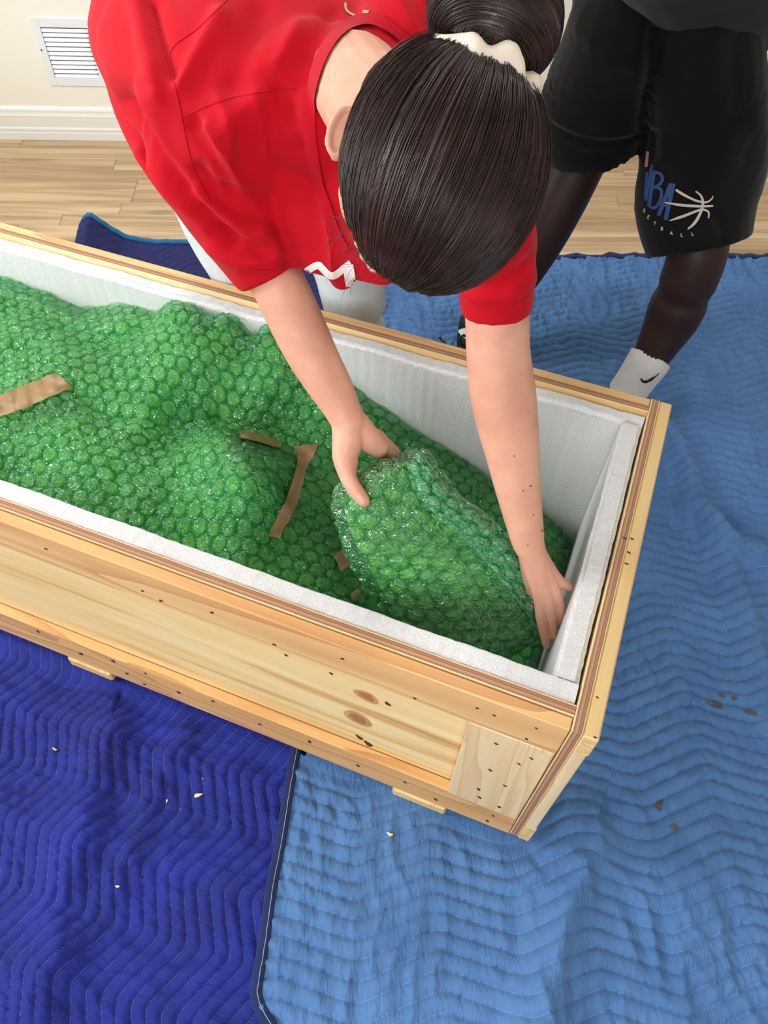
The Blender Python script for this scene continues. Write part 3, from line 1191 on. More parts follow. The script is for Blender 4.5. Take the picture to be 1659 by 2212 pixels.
def edge_light(gx, gy):
    # left border follows the photo, then runs straight on under the crate to the rear edge
    ys = np.array([p[1] for p in lb_l][::-1])
    xs = np.array([p[0] for p in lb_l][::-1])
    o = np.argsort(ys)
    xl = np.interp(gy, np.concatenate([[-0.6], ys[o], [2.6]]), np.concatenate([[-0.02], xs[o], [-0.10]]))
    f = (gx - LX0) / (LX1 - LX0)
    X = xl + (LX1 - xl) * f
    Y = gy + 0.078 * X * sstep(1.2, 2.4, gy)
    return X, Y


LX0, LX1, LY0, LY1 = -0.19, 1.75, -0.28, 2.395
lbt = empty('moving_blanket', (0.8, 1.0, 0), 0, 'light blue quilted moving blanket with navy edge binding under the crate end', 'blanket', 'quilted moving blankets')
lo, LV, LF = quilt_mesh('quilted_cloth', LX0, LX1, LY0, LY1, 0.0042, math.radians(4), 0.0335, 0.150, 0.026, 0.0105,
                        M['lightblue'], h_light, 0.012, 0.0054, 40, lbt, edge_light)


def binding(name, P, w, thick, mat, parent):
    """folded tape along an edge path"""
    P = np.asarray(P, float)
    T = np.gradient(P, axis=0)
    T /= np.linalg.norm(T, axis=1)[:, None]
    S = np.cross(T, (0, 0, 1))
    S /= np.linalg.norm(S, axis=1)[:, None]
    V = []
    k = 8
    for p, s in zip(P, S):
        for a in range(k):
            t = 2 * math.pi * a / k
            V.append(p + s * (w / 2) * math.copysign(abs(math.cos(t)) ** 0.6, math.cos(t)) + np.array([0, 0, thick * math.copysign(abs(math.sin(t)) ** 0.7, math.sin(t))]))
    F = grid_faces(len(P), k, True) + [tuple(range(k))[::-1], tuple((len(P) - 1) * k + a for a in range(k))]
    return build(name, V, F, mat, parent)


eb = LV[0, ::4].copy()
eb[:, 2] += 0.001
binding('edge_binding', eb[(eb[:, 1] < 0.75)], 0.022, 0.0035, M['binding_navy'], lbt)
st = eb[(eb[:, 1] < 0.72)] + np.array([0.003, 0, 0.0040])
v, f = tubes(st[None], np.full(len(st), 0.0007), 4)
build_np('binding_stitch', v, f, M['thread'], lbt)
eb = LV[::6, -1].copy()
eb[:, 2] += 0.001
binding('edge_binding', eb, 0.028, 0.004, M['binding_navy'], lbt)

# royal blue: front left
RB = gpts([(240, 1560), (200, 1700), (160, 1860), (110, 2010), (90, 2120), (60, 2300)])
RB2 = gpts([(420, 1560), (330, 1700), (300, 1800), (210, 1960), (150, 2060)])
RB3 = gpts([(0, 1640), (120, 1600), (230, 1560)])


def h_royal(X, Y):
    h = -0.0065 + 0.005 * fnoise(X * 3.5, Y * 3.5, 51) + 0.0025 * fnoise(X * 8, Y * 8, 52)
    h = h + ridge(X, Y, RB, 0.045, 0.036, 1.6) + ridge(X, Y, RB2, 0.03, 0.016) - ridge(X, Y, RB3, 0.03, 0.006)
    under = sstep(-0.30, -0.20, X)                   # stays below the light one
    return h * (1 - under) - 0.0085 * under


ryt = empty('moving_blanket', (-0.8, 0.4, 0), 0, 'royal blue quilted moving blanket with zigzag stitching in front of the crate', 'blanket', 'quilted moving blankets')
ro, RV, RF = quilt_mesh('quilted_cloth', -1.75, -0.145, -0.30, 1.0, 0.0042, math.radians(-90 - 14), 0.0285, 0.108, 0.030, 0.0095,
                        M['royal'], h_royal, 0.010, 0.0042, 60, ryt)

# navy: behind the crate, one corner turned up against nothing but its own stiffness
nvt = empty('moving_blanket', (-0.7, 2.0, 0), 0, 'dark navy blanket with teal edge and upturned corner behind the crate', 'blanket', 'quilted moving blankets')
cpk = KZ(170, 515, 0)
NYA = 0.085


def h_navy(X, Y):
    h = -0.007 + 0.004 * fnoise(X * 4, Y * 4, 71)
    # the rear border stands up in a peak near its left end and sinks again to the right
    d = Y - (2.395 + NYA * (X + 0.9))
    prof = np.interp(X, [-1.26, -1.155, -1.115, -1.075, -1.03, -0.97, -0.88, -0.6, 0.0], [0.0, 0.0, 0.105, 0.130, 0.085, 0.035, 0.018, 0.012, 0.0])
    return h + prof * sstep(-0.30, 0.02, d)


def edge_navy(gx, gy):
    return gx, gy + NYA * (gx + 0.9) * sstep(1.3, 2.3, gy)


no, NV, NF = quilt_mesh('quilted_cloth', -1.32, -0.13, 1.05, 2.40, 0.006, math.radians(20), 0.030, 0.11, 0.03, 0.004,
                        M['navy'], h_navy, 0.010, 0.0015, 80, nvt, edge_navy)
eb = NV[::3, -1].copy()
eb[:, 2] += 0.002
binding('edge_binding', eb, 0.022, 0.006, M['binding_teal'], nvt)

# dirt marks on the light blanket, crumbs of wood on the others
light_bvh = bvh_of(LV.reshape(-1, 3), LF)
royal_bvh = bvh_of(RV.reshape(-1, 3), RF)
for x, y, a, b in ((1545, 1521, 18, 7), (1560, 1503, 7, 4), (1586, 1508, 7, 5), (1622, 1539, 15, 5), (1425, 1740, 8, 12), (1457, 1786, 10, 6)):
    d = disc(light_bvh, x, y, a, b, 0.3, 0.0012, 14)
    if d:
        build('stain', d[0], d[1], M['stain'], lbt, False)
for i, (bv, x, y, a, b, g, lab) in enumerate((
        (royal_bvh, 428, 1719, 8, 4, -0.4, 'largest pale wood splinter lying on the royal blue blanket'),
        (royal_bvh, 362, 1731, 5, 2, -1.0, 'tiny pale wood crumb on the royal blue blanket'),
        (royal_bvh, 118, 1620, 5, 2, 0.9, 'tiny pale wood crumb on the royal blue blanket'),
        (royal_bvh, 255, 1914, 3, 2.5, 0.2, 'tiny pale wood crumb on the royal blue blanket'),
        (royal_bvh, 436, 1682, 3, 2, 0.5, 'tiny pale wood crumb on the royal blue blanket'),
        (light_bvh, 842, 1801, 6, 3, 0.8, 'small bent wood shaving on the light blue blanket below the skid'))):
    d = disc(bv, x, y, a, b, g, 0.0035, 7)
    if d:
        v = np.array(d[0])
        nb = len(v)
        allv = list(v) + [p - np.array([0, 0, 0.0025]) for p in v[1:]]
        ff = list(d[1]) + [(1 + k, nb + k, nb + (k + 1) % (nb - 1), 1 + (k + 1) % (nb - 1)) for k in range(nb - 1)] + [tuple(range(nb, 2 * nb - 1))]
        o = build('wood_crumb', allv, ff, M['chip'], None, False, origin=tuple(v[0]))
        tag(o, lab, 'wood crumb', 'wood crumbs on the blankets')

# ------------------------------------------------------------------ green bubble wrap
VFI = VF - FFOAM + 0.012                       # visible face of the far foam
VNI = VN + FOAM
PF, NF_ = c2w([(0, VFI, 0)])[0], CMn[:3, :3] @ np.array([0, 1., 0])


def tps(P, z, lam=1e-4):
    P = np.asarray(P, float)
    n = len(P)

    def U(r):
        return np.where(r > 1e-9, r * r * np.log(r + 1e-12), 0)
    A = np.zeros((n + 3, n + 3))
    A[:n, :n] = U(np.linalg.norm(P[:, None] - P[None], axis=2)) + lam * np.eye(n)
    A[:n, n] = 1
    A[:n, n + 1:] = P
    A[n, :n] = 1
    A[n + 1:, :n] = P.T
    w = np.linalg.solve(A, np.concatenate([z, np.zeros(3)]))

    def f(x, y):
        o = w[n] + w[n + 1] * x + w[n + 2] * y
        for i in range(n):
            o = o + w[i] * U(np.hypot(x - P[i, 0], y - P[i, 1]))
        return o
    return f


CTRL = []
for x, y in ((-150, 560), (0, 592), (70, 625), (140, 650), (200, 660), (300, 655), (420, 648), (500, 665), (570, 700), (640, 740), (700, 790), (780, 850), (860, 905),
             (940, 955), (1020, 1010), (1090, 1062)):
    c = w2c(KP(x, y, PF, NF_))
    CTRL.append((c[0], VFI, c[2]))
for x, y, z in ((1150, 1130, 0.30), (-60, 680, 0.53), (40, 690, 0.525), (130, 720, 0.50), (230, 720, 0.52), (330, 690, 0.53), (450, 700, 0.525), (560, 740, 0.52),
                (20, 770, 0.53), (110, 775, 0.545), (260, 800, 0.535), (370, 800, 0.54), (480, 800, 0.53), (600, 820, 0.52), (690, 860, 0.49),
                (60, 850, 0.54), (200, 880, 0.515), (330, 900, 0.500), (470, 880, 0.475), (600, 900, 0.455), (700, 930, 0.455),
                (-60, 940, 0.53), (40, 950, 0.525), (160, 960, 0.53), (270, 970, 0.515), (390, 950, 0.48), (440, 935, 0.52), (490, 935, 0.56), (545, 965, 0.55), (600, 985, 0.53),
                (450, 1000, 0.545), (520, 1030, 0.565), (590, 1040, 0.535), (620, 1080, 0.465), (650, 1010, 0.44), (660, 1100, 0.43), (700, 1050, 0.42),
                (60, 1040, 0.50), (160, 1060, 0.505), (260, 1080, 0.50), (360, 1090, 0.50), (460, 1120, 0.505), (560, 1130, 0.50), (600, 1200, 0.455), (700, 1150, 0.42),
                (720, 1240, 0.42), (800, 1290, 0.38), (800, 1150, 0.36), (900, 1200, 0.32), (1000, 1250, 0.28), (1100, 1330, 0.25), (1180, 1420, 0.20), (1200, 1250, 0.21),
                (850, 1000, 0.40), (950, 1050, 0.38), (1040, 1110, 0.35)):
    c = w2c(KZ(x, y, z))
    CTRL.append((c[0], c[1], z)) if c[0] > -1.5 else None
# the near foam face: wrap leaves it a few centimetres under the rim
for u in np.linspace(-1.4, -0.05, 9):
    CTRL.append((u, VNI + 0.004, np.interp(u, [-1.5, -0.55, -0.42, -0.25, -0.05], [0.49, 0.47, 0.42, 0.30, 0.20])))
for u in (-2.15, -1.9, -1.65):
    for v in (VNI + 0.004, 0.2, 0.32, 0.45, 0.55, VFI):
        CTRL.append((u, v, 0.50 + 0.02 * math.sin(u * 9 + v * 7)))
CTRL = np.array(CTRL)
CTRL = CTRL[(CTRL[:, 0] < 0.0) & (CTRL[:, 0] > -2.2)]
_hw = tps(CTRL[:, :2], CTRL[:, 2], 2e-4)


def HW(u, v):
    return np.clip(_hw(u, v), 0.12, ZT - 0.012 + 0.0 * u)



def hexbub(a, b, pitch, seed):
    """bubble profile 0..1 over a hexagonal lattice, with a random per-bubble squash"""
    r3 = math.sqrt(3)
    best = np.full(a.shape, 9.0)
    ident = np.zeros(a.shape)
    for off in (0, 1):
        x = a / pitch - 0.5 * off
        y = b / (pitch * r3) - 0.5 * off
        ix, iy = np.round(x), np.round(y)
        d = np.hypot(x - ix, (y - iy) * r3)
        m = d < best
        best[m] = d[m]
        ident[m] = (np.sin(ix * 12.9 + iy * 78.2 + off * 37.7 + seed) * 43758.5)[m] % 1.0
    return sstep(0.452, 0.375, best), ident, best


def crumple(X, Y, sd):
    return 0.0035 * fnoise(X * 38, Y * 38, sd) + 0.0022 * np.abs(fnoise(X * 70, Y * 70, sd + 1)) + 0.004 * fnoise(X * 17, Y * 17, sd + 2) + 0.020 * (0.35 - np.abs(fnoise(X * 11 + Y * 5, Y * 7 - X * 3, sd + 6)))


bun = empty('bubble_wrapped_bundle', tuple(c2w([(-0.9, 0.36, 0.26)])[0]), CYAW, 'long lumpy item wrapped in green bubble wrap filling the crate', 'bundle', 'green bubble wrapped items in the crate')
st_ = 0.0026
us = np.arange(-2.2, -EFOAM - 0.012, st_)
vs = np.arange(VNI + 0.003, VFI - 0.003, st_)
GU, GV = np.meshgrid(us, vs, indexing='ij')
base = HW(GU, GV)
fold = np.zeros_like(base)


def cpoly(px, z=0.52):
    return [tuple(w2c(KZ(x, y, z))[:2]) for x, y in px]


for px, w, h in (([(30, 745), (160, 735), (250, 715), (320, 700), (400, 720), (520, 750), (640, 800)], 0.018, 0.012),
                 ([(0, 610), (90, 650), (170, 690), (260, 720)], 0.022, 0.012),
                 ([(160, 850), (240, 890), (330, 890), (470, 860)], 0.014, -0.014),
                 ([(480, 880), (620, 900), (700, 930)], 0.012, 0.010),
                 ([(430, 960), (400, 1010), (370, 1040)], 0.02, -0.014),
                 ([(0, 1000), (60, 1090)], 0.015, -0.010),
                 ([(250, 1000), (245, 1130)], 0.012, -0.008),
                 ([(800, 890), (940, 985), (1080, 1090)], 0.012, 0.012),
                 ([(900, 990), (1000, 1080), (1100, 1160)], 0.010, 0.012)):
    d, _ = polydist(GU, GV, cpoly(px))
    fold += h * np.exp(-(d / w) ** 2)
base = base + fold + crumple(GU, GV, 11)
base = np.minimum(base, ZT + 0.03)
wa = GU + 0.012 * fnoise(GU * 6, GV * 6, 21)
wb_ = GV + 0.012 * fnoise(GU * 6, GV * 6, 22)
ang = 0.25
bubv, ident, dist = hexbub(wa * math.cos(ang) + wb_ * math.sin(ang), (-wa * math.sin(ang) + wb_ * math.cos(ang)) * 1.0, 0.0300, 1.0)
gz_u, gz_v = np.gradient(base, st_)
NRM = np.stack([-gz_u, -gz_v, np.ones_like(base)], -1)
NRM /= np.linalg.norm(NRM, axis=-1)[..., None]
dome = bubv * np.where(ident < 0.12, 0.0012, 0.0030 + 0.0022 * ident) * (1 + 0.25 * fnoise(GU * 160, GV * 160, 23)) + 0.0012 * fnoise(GU * 120, GV * 120, 24) * (1 - bubv)
# sharp little crinkles in the skin of the film
rid = 1 - np.abs(fnoise(wa * 210, wb_ * 120, 41))
rid2 = 1 - np.abs(fnoise(wb_ * 260 + wa * 90, wa * 200, 43))
dome = dome + 0.0016 * np.clip(rid - 0.55, 0, 1) * (0.4 + bubv) + 0.0014 * np.clip(rid2 - 0.55, 0, 1)
Pm = np.stack([GU, GV, base], -1) + NRM * dome[..., None]
Pm[..., 1] = np.clip(Pm[..., 1], VNI + 0.0015, VFI - 0.0015)
Pm[..., 0] = np.minimum(Pm[..., 0], -EFOAM - 0.010)
Fg = np_grid(len(us), len(vs))
mw = build_np('bubble_film', c2w(Pm.reshape(-1, 3)), Fg, M['film'], bun)
ca_ = mw.data.attributes.new('bub', 'FLOAT', 'POINT')
ca_.data.foreach_set('value', bubv.ravel())
wrap_bvh = bvh_of(c2w(Pm.reshape(-1, 3))[:, :], Fg)
# the padded item inside
st2 = 0.011
us2 = np.arange(-2.2, -EFOAM - 0.02, st2)
vs2 = np.arange(VNI + 0.008, VFI - 0.006, st2)
GU2, GV2 = np.meshgrid(us2, vs2, indexing='ij')
b2 = HW(GU2, GV2) - 0.020 + 0.004 * fnoise(GU2 * 30, GV2 * 30, 27)
for px, w, h in (([(160, 850), (240, 890), (330, 890), (470, 860)], 0.02, -0.02), ([(430, 960), (400, 1010), (370, 1040)], 0.03, -0.02)):
    d, _ = polydist(GU2, GV2, cpoly(px))
    b2 += h * np.exp(-(d / w) ** 2)
b2 = np.maximum(b2, ZB + 0.064)
top = np.stack([GU2, GV2, b2], -1)
n2u, n2v = GU2.shape
Vc = list(top.reshape(-1, 3))
Fc = [tuple(int(q) for q in f) for f in np_grid(n2u, n2v)]
rim = [i * n2v for i in range(n2u)] + [(n2u - 1) * n2v + j for j in range(1, n2v)] + [i * n2v + n2v - 1 for i in range(n2u - 2, -1, -1)] + [j for j in range(n2v - 2, 0, -1)]
b0 = len(Vc)
Vc += [np.array([Vc[i][0], Vc[i][1], ZB + 0.0605]) for i in rim]
Fc += [(rim[k], b0 + k, b0 + (k + 1) % len(rim), rim[(k + 1) % len(rim)]) for k in range(len(rim))]
build('padded_contents', c2w(np.array(Vc)), Fc, M['contents'], bun, True)

for A, B, nu, nv in (([(-20, 862), (60, 828), (118, 806), (130, 812)], [(-20, 915), (70, 880), (140, 850), (162, 838)], 24, 8),
                     ([(628, 962), (640, 985), (632, 1020), (608, 1090), (572, 1160)], [(690, 958), (682, 985), (660, 1015), (640, 1090), (602, 1168)], 30, 8),
                     ([(508, 926), (560, 938), (612, 958)], [(520, 950), (560, 962), (605, 975)], 16, 5),
                     ([(715, 1205), (735, 1180), (755, 1165)], [(735, 1240), (765, 1222), (778, 1195)], 12, 6),
                     ([(752, 1290), (768, 1270)], [(765, 1300), (782, 1280)], 8, 4)):
    v, f = drape(wrap_bvh, A, B, nu, nv, 0.0055)
    if f:
        build('paper_tape', relax(np.array(v), f, 2), f, M['tape'], bun)

# the piece she holds: a rounded block of wrap, lifted at one end
HB = empty('bubble_wrapped_bundle', tuple(K(930, 1200, 1.2)), CYAW, 'smaller green bubble wrapped piece held between the woman\'s two hands', 'bundle', 'green bubble wrapped items in the crate')
# cross-sections: (left px, right px, depth of the face, thickness)
SEC = [((768, 1020), (880, 972), 1.185, 0.030), ((738, 1052), (925, 985), 1.160, 0.085), ((726, 1095), (960, 1035), 1.158, 0.115), ((738, 1150), (1000, 1085), 1.165, 0.13),
       ((762, 1208), (1052, 1118), 1.180, 0.135), ((798, 1272), (1100, 1172), 1.205, 0.135), ((838, 1334), (1135, 1232), 1.235, 0.13), ((892, 1392), (1158, 1290), 1.270, 0.12),
       ((960, 1440), (1168, 1345), 1.305, 0.10), ((1040, 1462), (1160, 1385), 1.335, 0.05)]
arr = np.array([[*a, *b, d + 0.03, t] for a, b, d, t in SEC])
nt = 130
ti = np.linspace(0, len(SEC) - 1, nt)
Q, _ = smooth_path(arr[:, :3], arr[:, 0], 20)
tq = np.linspace(0, len(SEC) - 1, len(Q))
R_ = np.stack([np.interp(ti, tq, smooth_path(np.stack([arr[:, k]] * 3, 1), arr[:, k], 20)[1]) for k in range(6)], 1)
ns = 150
VV = np.zeros((nt, ns, 3))
for i in range(nt):
    x0, y0, x1, y1, d, t = R_[i]
    L = K(x0, y0, d + 0.035)
    Rr = K(x1, y1, d + 0.035)
    c = (L + Rr) / 2
    ax = (Rr - L) / 2
    vn = -ray((x0 + x1) / 2, (y0 + y1) / 2)
    vn /= np.linalg.norm(vn)
    vn = vn - ax * (vn @ ax) / (ax @ ax)
    vn /= np.linalg.norm(vn)
    for j in range(ns):
        a = 2 * math.pi * j / ns
        ca2, sa2 = math.cos(a), math.sin(a)
        e = 0.75
        px_ = math.copysign(abs(ca2) ** e, ca2)
        py_ = math.copysign(abs(sa2) ** e, sa2)
        VV[i, j] = c + ax * px_ + vn * (0.040 * py_ if py_ > 0 else t * py_ * 0.8) * min(1.0, t / 0.09)
# arc-length coordinates for the lattice
du = np.concatenate([[0], np.cumsum(np.linalg.norm(np.diff(VV[:, ns // 4], axis=0), axis=1))])
per = np.linalg.norm(np.roll(VV, -1, axis=1) - VV, axis=2)
sv = np.cumsum(per, axis=1)
sv = sv - sv[:, ns // 4][:, None]
A_, B_ = np.meshgrid(du, np.arange(ns), indexing='ij')
B_ = sv
bub2, id2, _ = hexbub(A_ + 0.004 * fnoise(A_ * 20, B_ * 20, 5), B_ + 0.004 * fnoise(A_ * 20, B_ * 20, 6), 0.0305, 4.0)
Vf = VV.reshape(-1, 3)
Fq = np.array(grid_faces(nt, ns, True))
Nn = normals(Vf, [tuple(f) for f in Fq])
cen = VV.mean(1)
if ((Nn.reshape(nt, ns, 3)[nt // 2] * (VV[nt // 2] - cen[nt // 2])).sum() < 0):
    Nn = -Nn
seam = np.exp(-((B_ - (-0.028 - 0.02 * np.sin(A_ * 8))) / 0.008) ** 2)
dsp = bub2 * (0.0038 + 0.0022 * id2) * (1 + 0.2 * fnoise(A_ * 150, B_ * 150, 7)) + 0.003 * fnoise(A_ * 32, B_ * 32, 8) + 0.0022 * np.abs(fnoise(A_ * 60, B_ * 60, 9)) - 0.006 * seam
fade = sstep(0, 0.05, ti / (len(SEC) - 1)) * sstep(0, 0.05, 1 - ti / (len(SEC) - 1))
Vf = Vf + Nn * (dsp * fade[:, None]).reshape(-1, 1)
Vf = creases(Vf, [tuple(f) for f in Fq], [([(880, 1060), (905, 1095), (985, 1172), (1060, 1248), (1138, 1342)], 11, -.013), ([(745, 1080), (790, 1180), (850, 1290)], 20, .004), ([(800, 1100), (850, 1150), (900, 1240)], 16, -.005)])
hb_cap = [tuple(range(ns)), tuple((nt - 1) * ns + j for j in range(ns))]
ho = build('bubble_film', Vf, [tuple(f) for f in Fq] + [hb_cap[0][::-1], hb_cap[1]], M['film'], HB)
at_ = ho.data.attributes.new('bub', 'FLOAT', 'POINT')
at_.data.foreach_set('value', bub2.ravel())
held_bvh = bvh_of(Vf, Fq)
inner = []
for i in range(12, nt - 10, 4):
    inner.append([cen[i] + (VV[i, j] - cen[i]) * 0.86 for j in range(0, ns, 6)])
inner = np.array(inner)
ni, nj = inner.shape[:2]
build('padded_contents', inner.reshape(-1, 3), grid_faces(ni, nj, True) + [tuple(range(nj))[::-1], tuple((ni - 1) * nj + j for j in range(nj))], M['contents'], HB)
# loose overlapping sheet edge along the held piece
flA = [(912, 978), (950, 1030), (985, 1068), (1048, 1108), (1105, 1165), (1140, 1225), (1165, 1290), (1166, 1362)]
flB = [(878, 1000), (892, 1062), (925, 1096), (1000, 1166), (1060, 1226), (1105, 1284), (1138, 1326), (1158, 1370)]
nu, nv = 90, 26
A2, B2 = resample(smooth_path(np.array([(*p, 0) for p in flA]), np.zeros(len(flA)), 6)[0][:, :2], nu), resample(flB, nu)
FV = np.zeros((nu, nv, 3))
bb2 = np.zeros((nu, nv))
for i in range(nu):
    for j in range(nv):
        q = B2[i] + (A2[i] - B2[i]) * j / (nv - 1)
        w = j / (nv - 1)
        h = cast(held_bvh, q[0], q[1], 0.0)
        d0 = (h[0] - CAM) @ FW if h else None
        dd = np.interp(i / (nu - 1), [0, .3, .6, 1], [1.195, 1.205, 1.245, 1.33])
        dpt = (dd if d0 is None else min(d0, dd + 0.02)) - 0.007 - 0.010 * math.sin(w * 2.2) * math.sin(math.pi * i / nu)
        FV[i, j] = K(q[0], q[1], dpt)
aa = np.linspace(0, 0.33, nu)[:, None] + np.zeros((1, nv))
bbv = np.zeros((nu, 1)) + np.linspace(0, 0.075, nv)[None]
bb2, id3, _ = hexbub(aa, bbv, 0.0305, 9.0)
Nf = normals(FV.reshape(-1, 3), [tuple(f) for f in np_grid(nu, nv)])
if (Nf @ FW).mean() > 0:
    Nf = -Nf
ev = sstep(0, 0.12, bbv / 0.075) * sstep(1.0, 0.9, bbv / 0.075)
FVd = FV.reshape(-1, 3) + Nf * ((bb2 * 0.0055 + 0.002 * fnoise(aa * 60, bbv * 60, 3)) * ev).reshape(-1, 1)
fo = build_np('loose_sheet', FVd, np_grid(nu, nv), M['film2'], HB)
a3 = fo.data.attributes.new('bub', 'FLOAT', 'POINT')
a3.data.foreach_set('value', bb2.ravel())

# ------------------------------------------------------------------ the woman
woman = empty('person', (-0.25, 1.50, 0.0), 0, 'person in a red t-shirt with a dark hair bun bending over the crate', 'person')


def nrm(v):
    v = np.asarray(v, float)
    return v / np.linalg.norm(v)


HC = K(942, 378, 0.705)
_td = -nrm(ray(942, 378))
HU = nrm(_td + 0.42 * RT - 0.27 * UP)
HF = -UP - 0.14 * RT
HF = nrm(HF - HU * (HF @ HU))
HR = np.cross(HU, HF)
if HR @ RT > 0:
    HR = -HR


def hd_(r, f, u):
    return HC + HR * r + HF * f + HU * u


parts = [ell(HC, (HR * .077, HF * .097, HU * .090), 28, 18),
         ell(hd_(0, .035, -.050), (HR * .068, HF * .062, HU * .080)),
         ell(hd_(0, .066, -.118), (HR * .034, HF * .030, HU * .024)),
         ell(hd_(0, .078, -.008), (HR * .055, HF * .020, HU * .020)),
         limbw([hd_(0, .090, -.022), hd_(0, .099, -.045), hd_(0, .106, -.066)], [.007, .009, .012], 12),
         ell(hd_(.014, .100, -.068), (HR * .008, HF * .010, HU * .007)), ell(hd_(-.014, .100, -.068), (HR * .008, HF * .010, HU * .007))]
for sg in (1, -1):
    ec = hd_(sg * .086, -.004, -.022)
    out = HR * sg
    if sg < 0:
        ec = ec + HR * .012 - HU * .012
    en = nrm(out * .62 + HU * .72 - HF * .12)
    a_f = nrm(HF - en * (HF @ en))
    a_u = np.cross(en, a_f)
    if a_u @ out > 0:
        a_u = -a_u
    rimp = []
    for k in range(11):
        t = -2.2 + 4.6 * k / 10
        rimp.append(ec + out * .004 + a_f * math.sin(t) * .0200 - a_u * math.cos(t) * .0100 + en * (.005 + .004 * math.cos(t)))
    parts.append(limbw(rimp, [.0028] * 3 + [.0034] * 5 + [.0032] * 3, 8))
    parts.append(ell(ec + out * .003, (a_f * .0195, a_u * .0120, en * .0058)))
    parts.append(ell(ec + a_f * .019 + out * .004, (a_f * .007, a_u * .006, en * .0045)))
# neck, shoulders, trunk (inside the shirt)
NB = K(765, 175, 0.915)
parts.append(limbw([hd_(0, -.035, -.05), K(835, 262, 0.815), NB, K(735, 150, 1.0)], [.058, .056, .054, .030], 20))
RSH, LSH = K(440, 275, 0.995), K(1015, 430, 0.90)
parts.append(limbw([RSH, K(560, 235, 0.99), K(735, 190, 0.985), K(900, 300, 0.94), LSH], [.034, .036, .040, .036, .034], 16))
parts.append(limbw([(-.10, .98, 1.10), (-.20, 1.2, 1.07), (-.27, 1.4, 1.0), (-.28, 1.5, .92)], [(.09, .04), (.13, .07), (.13, .08), (.13, .09)], 16, nrm(LSH - RSH)))
# arms
parts.append(limb([(440, 275, .995, .034), (520, 450, 1.068, .034), (580, 578, 1.112, .0365), (594, 606, 1.117, .0395), (607, 625, 1.122, .0405), (640, 695, 1.148, .0415), (671, 760, 1.168, .0395), (700, 812, 1.183, .0365),
                   (722, 850, 1.193, .0335), (740, 885, 1.201, .0295), (755, 915, 1.206, .0272)]))
parts.append(limb([(1015, 430, .90, .034), (1056, 560, .965, .036), (1073, 680, 1.007, .0425), (1076, 760, 1.040, .0440), (1086, 850, 1.078, .0470), (1097, 920, 1.105, .0445), (1105, 965, 1.122, .0415),
                   (1118, 1050, 1.152, .0350), (1131, 1120, 1.180, .0300), (1139, 1162, 1.199, .0270)]))


def held_d(x, y, r):
    h = cast(held_bvh, x, y)
    return None if h is None else (h[0] - CAM) @ FW - r


def fing(nodes):
    return limb(nodes, 20)


# her right hand: thumb on the wrap, fingers closing behind it
t1, t2 = held_d(772, 1062, .0105) or 1.18, held_d(786, 1080, .0095) or 1.18
parts += [fing([(750, 905, 1.206, .026), (752, 945, 1.207, .026), (746, 985, 1.205, .0215), (748, 1012, 1.197, .0165)]),
          fing([(748, 1000, 1.202, .0200), (752, 1030, (t1 + 1.197) / 2, .0140), (765, 1054, t1, .0122), (777, 1070, t1 * .5 + t2 * .5, .0115), (786, 1082, t2, .0100)]),
          fing([(765, 915, 1.212, .024), (792, 945, 1.222, .0225), (818, 968, 1.236, .0175)]),
          fing([(775, 930, 1.225, .022), (800, 955, 1.240, .0200), (832, 966, 1.258, .0155)])]
fr = []
for (x, y, d, r) in ((820, 968, 1.240, .0125), (832, 964, 1.260, .0122), (830, 958, 1.280, .0115), (822, 955, 1.298, .0100)):
    fr.append(fing([(x - 14, y - 14, d - .006, r + .002), (x, y, d, r), (x + 22, y + 24, d + .030, r), (x + 18, y + 60, d + .065, r * .92), (x - 6, y + 92, d + .085, r * .8)]))
parts += fr
# her left hand: back of the hand up, fingers spread and pointing down into the gap
for n in ([(1141, 1172, 1.203, .0255), (1148, 1195, 1.214, .0225), (1152, 1235, 1.236, .0150), (1163, 1292, 1.272, .0096), (1168, 1340, 1.302, .0082), (1180, 1394, 1.335, .0068)],
          [(1141, 1172, 1.203, .0255), (1151, 1195, 1.214, .0220), (1167, 1240, 1.236, .0150), (1183, 1298, 1.270, .0100), (1191, 1335, 1.297, .0082), (1195, 1374, 1.325, .0068)],
          [(1143, 1172, 1.204, .0240), (1154, 1195, 1.215, .0200), (1179, 1238, 1.240, .0135), (1203, 1285, 1.268, .0093), (1211, 1315, 1.290, .0078), (1211, 1345, 1.315, .0064)],
          [(1145, 1174, 1.205, .0220), (1157, 1195, 1.216, .0180), (1188, 1232, 1.244, .0115), (1209, 1255, 1.262, .0092), (1222, 1262, 1.270, .0080), (1231, 1270, 1.278, .0066)],
          [(1143, 1195, 1.222, .018), (1142, 1235, 1.255, .0135), (1150, 1280, 1.292, .0110), (1160, 1322, 1.325, .0090)]):
    parts.append(fing(n))
BV, BF = remesh(join(parts), 0.0022, 6, 0.4)
body = build('body', BV, BF, M['skinA'], woman)
body_bvh = bvh_of(BV, BF)


def nailpatch(x, y, a, b, ang, parent=woman):
    d = disc(body_bvh, x, y, a, b, ang, 0.0005, 12)
    if d:
        build('fingernail', d[0], d[1], M['nail'], parent)


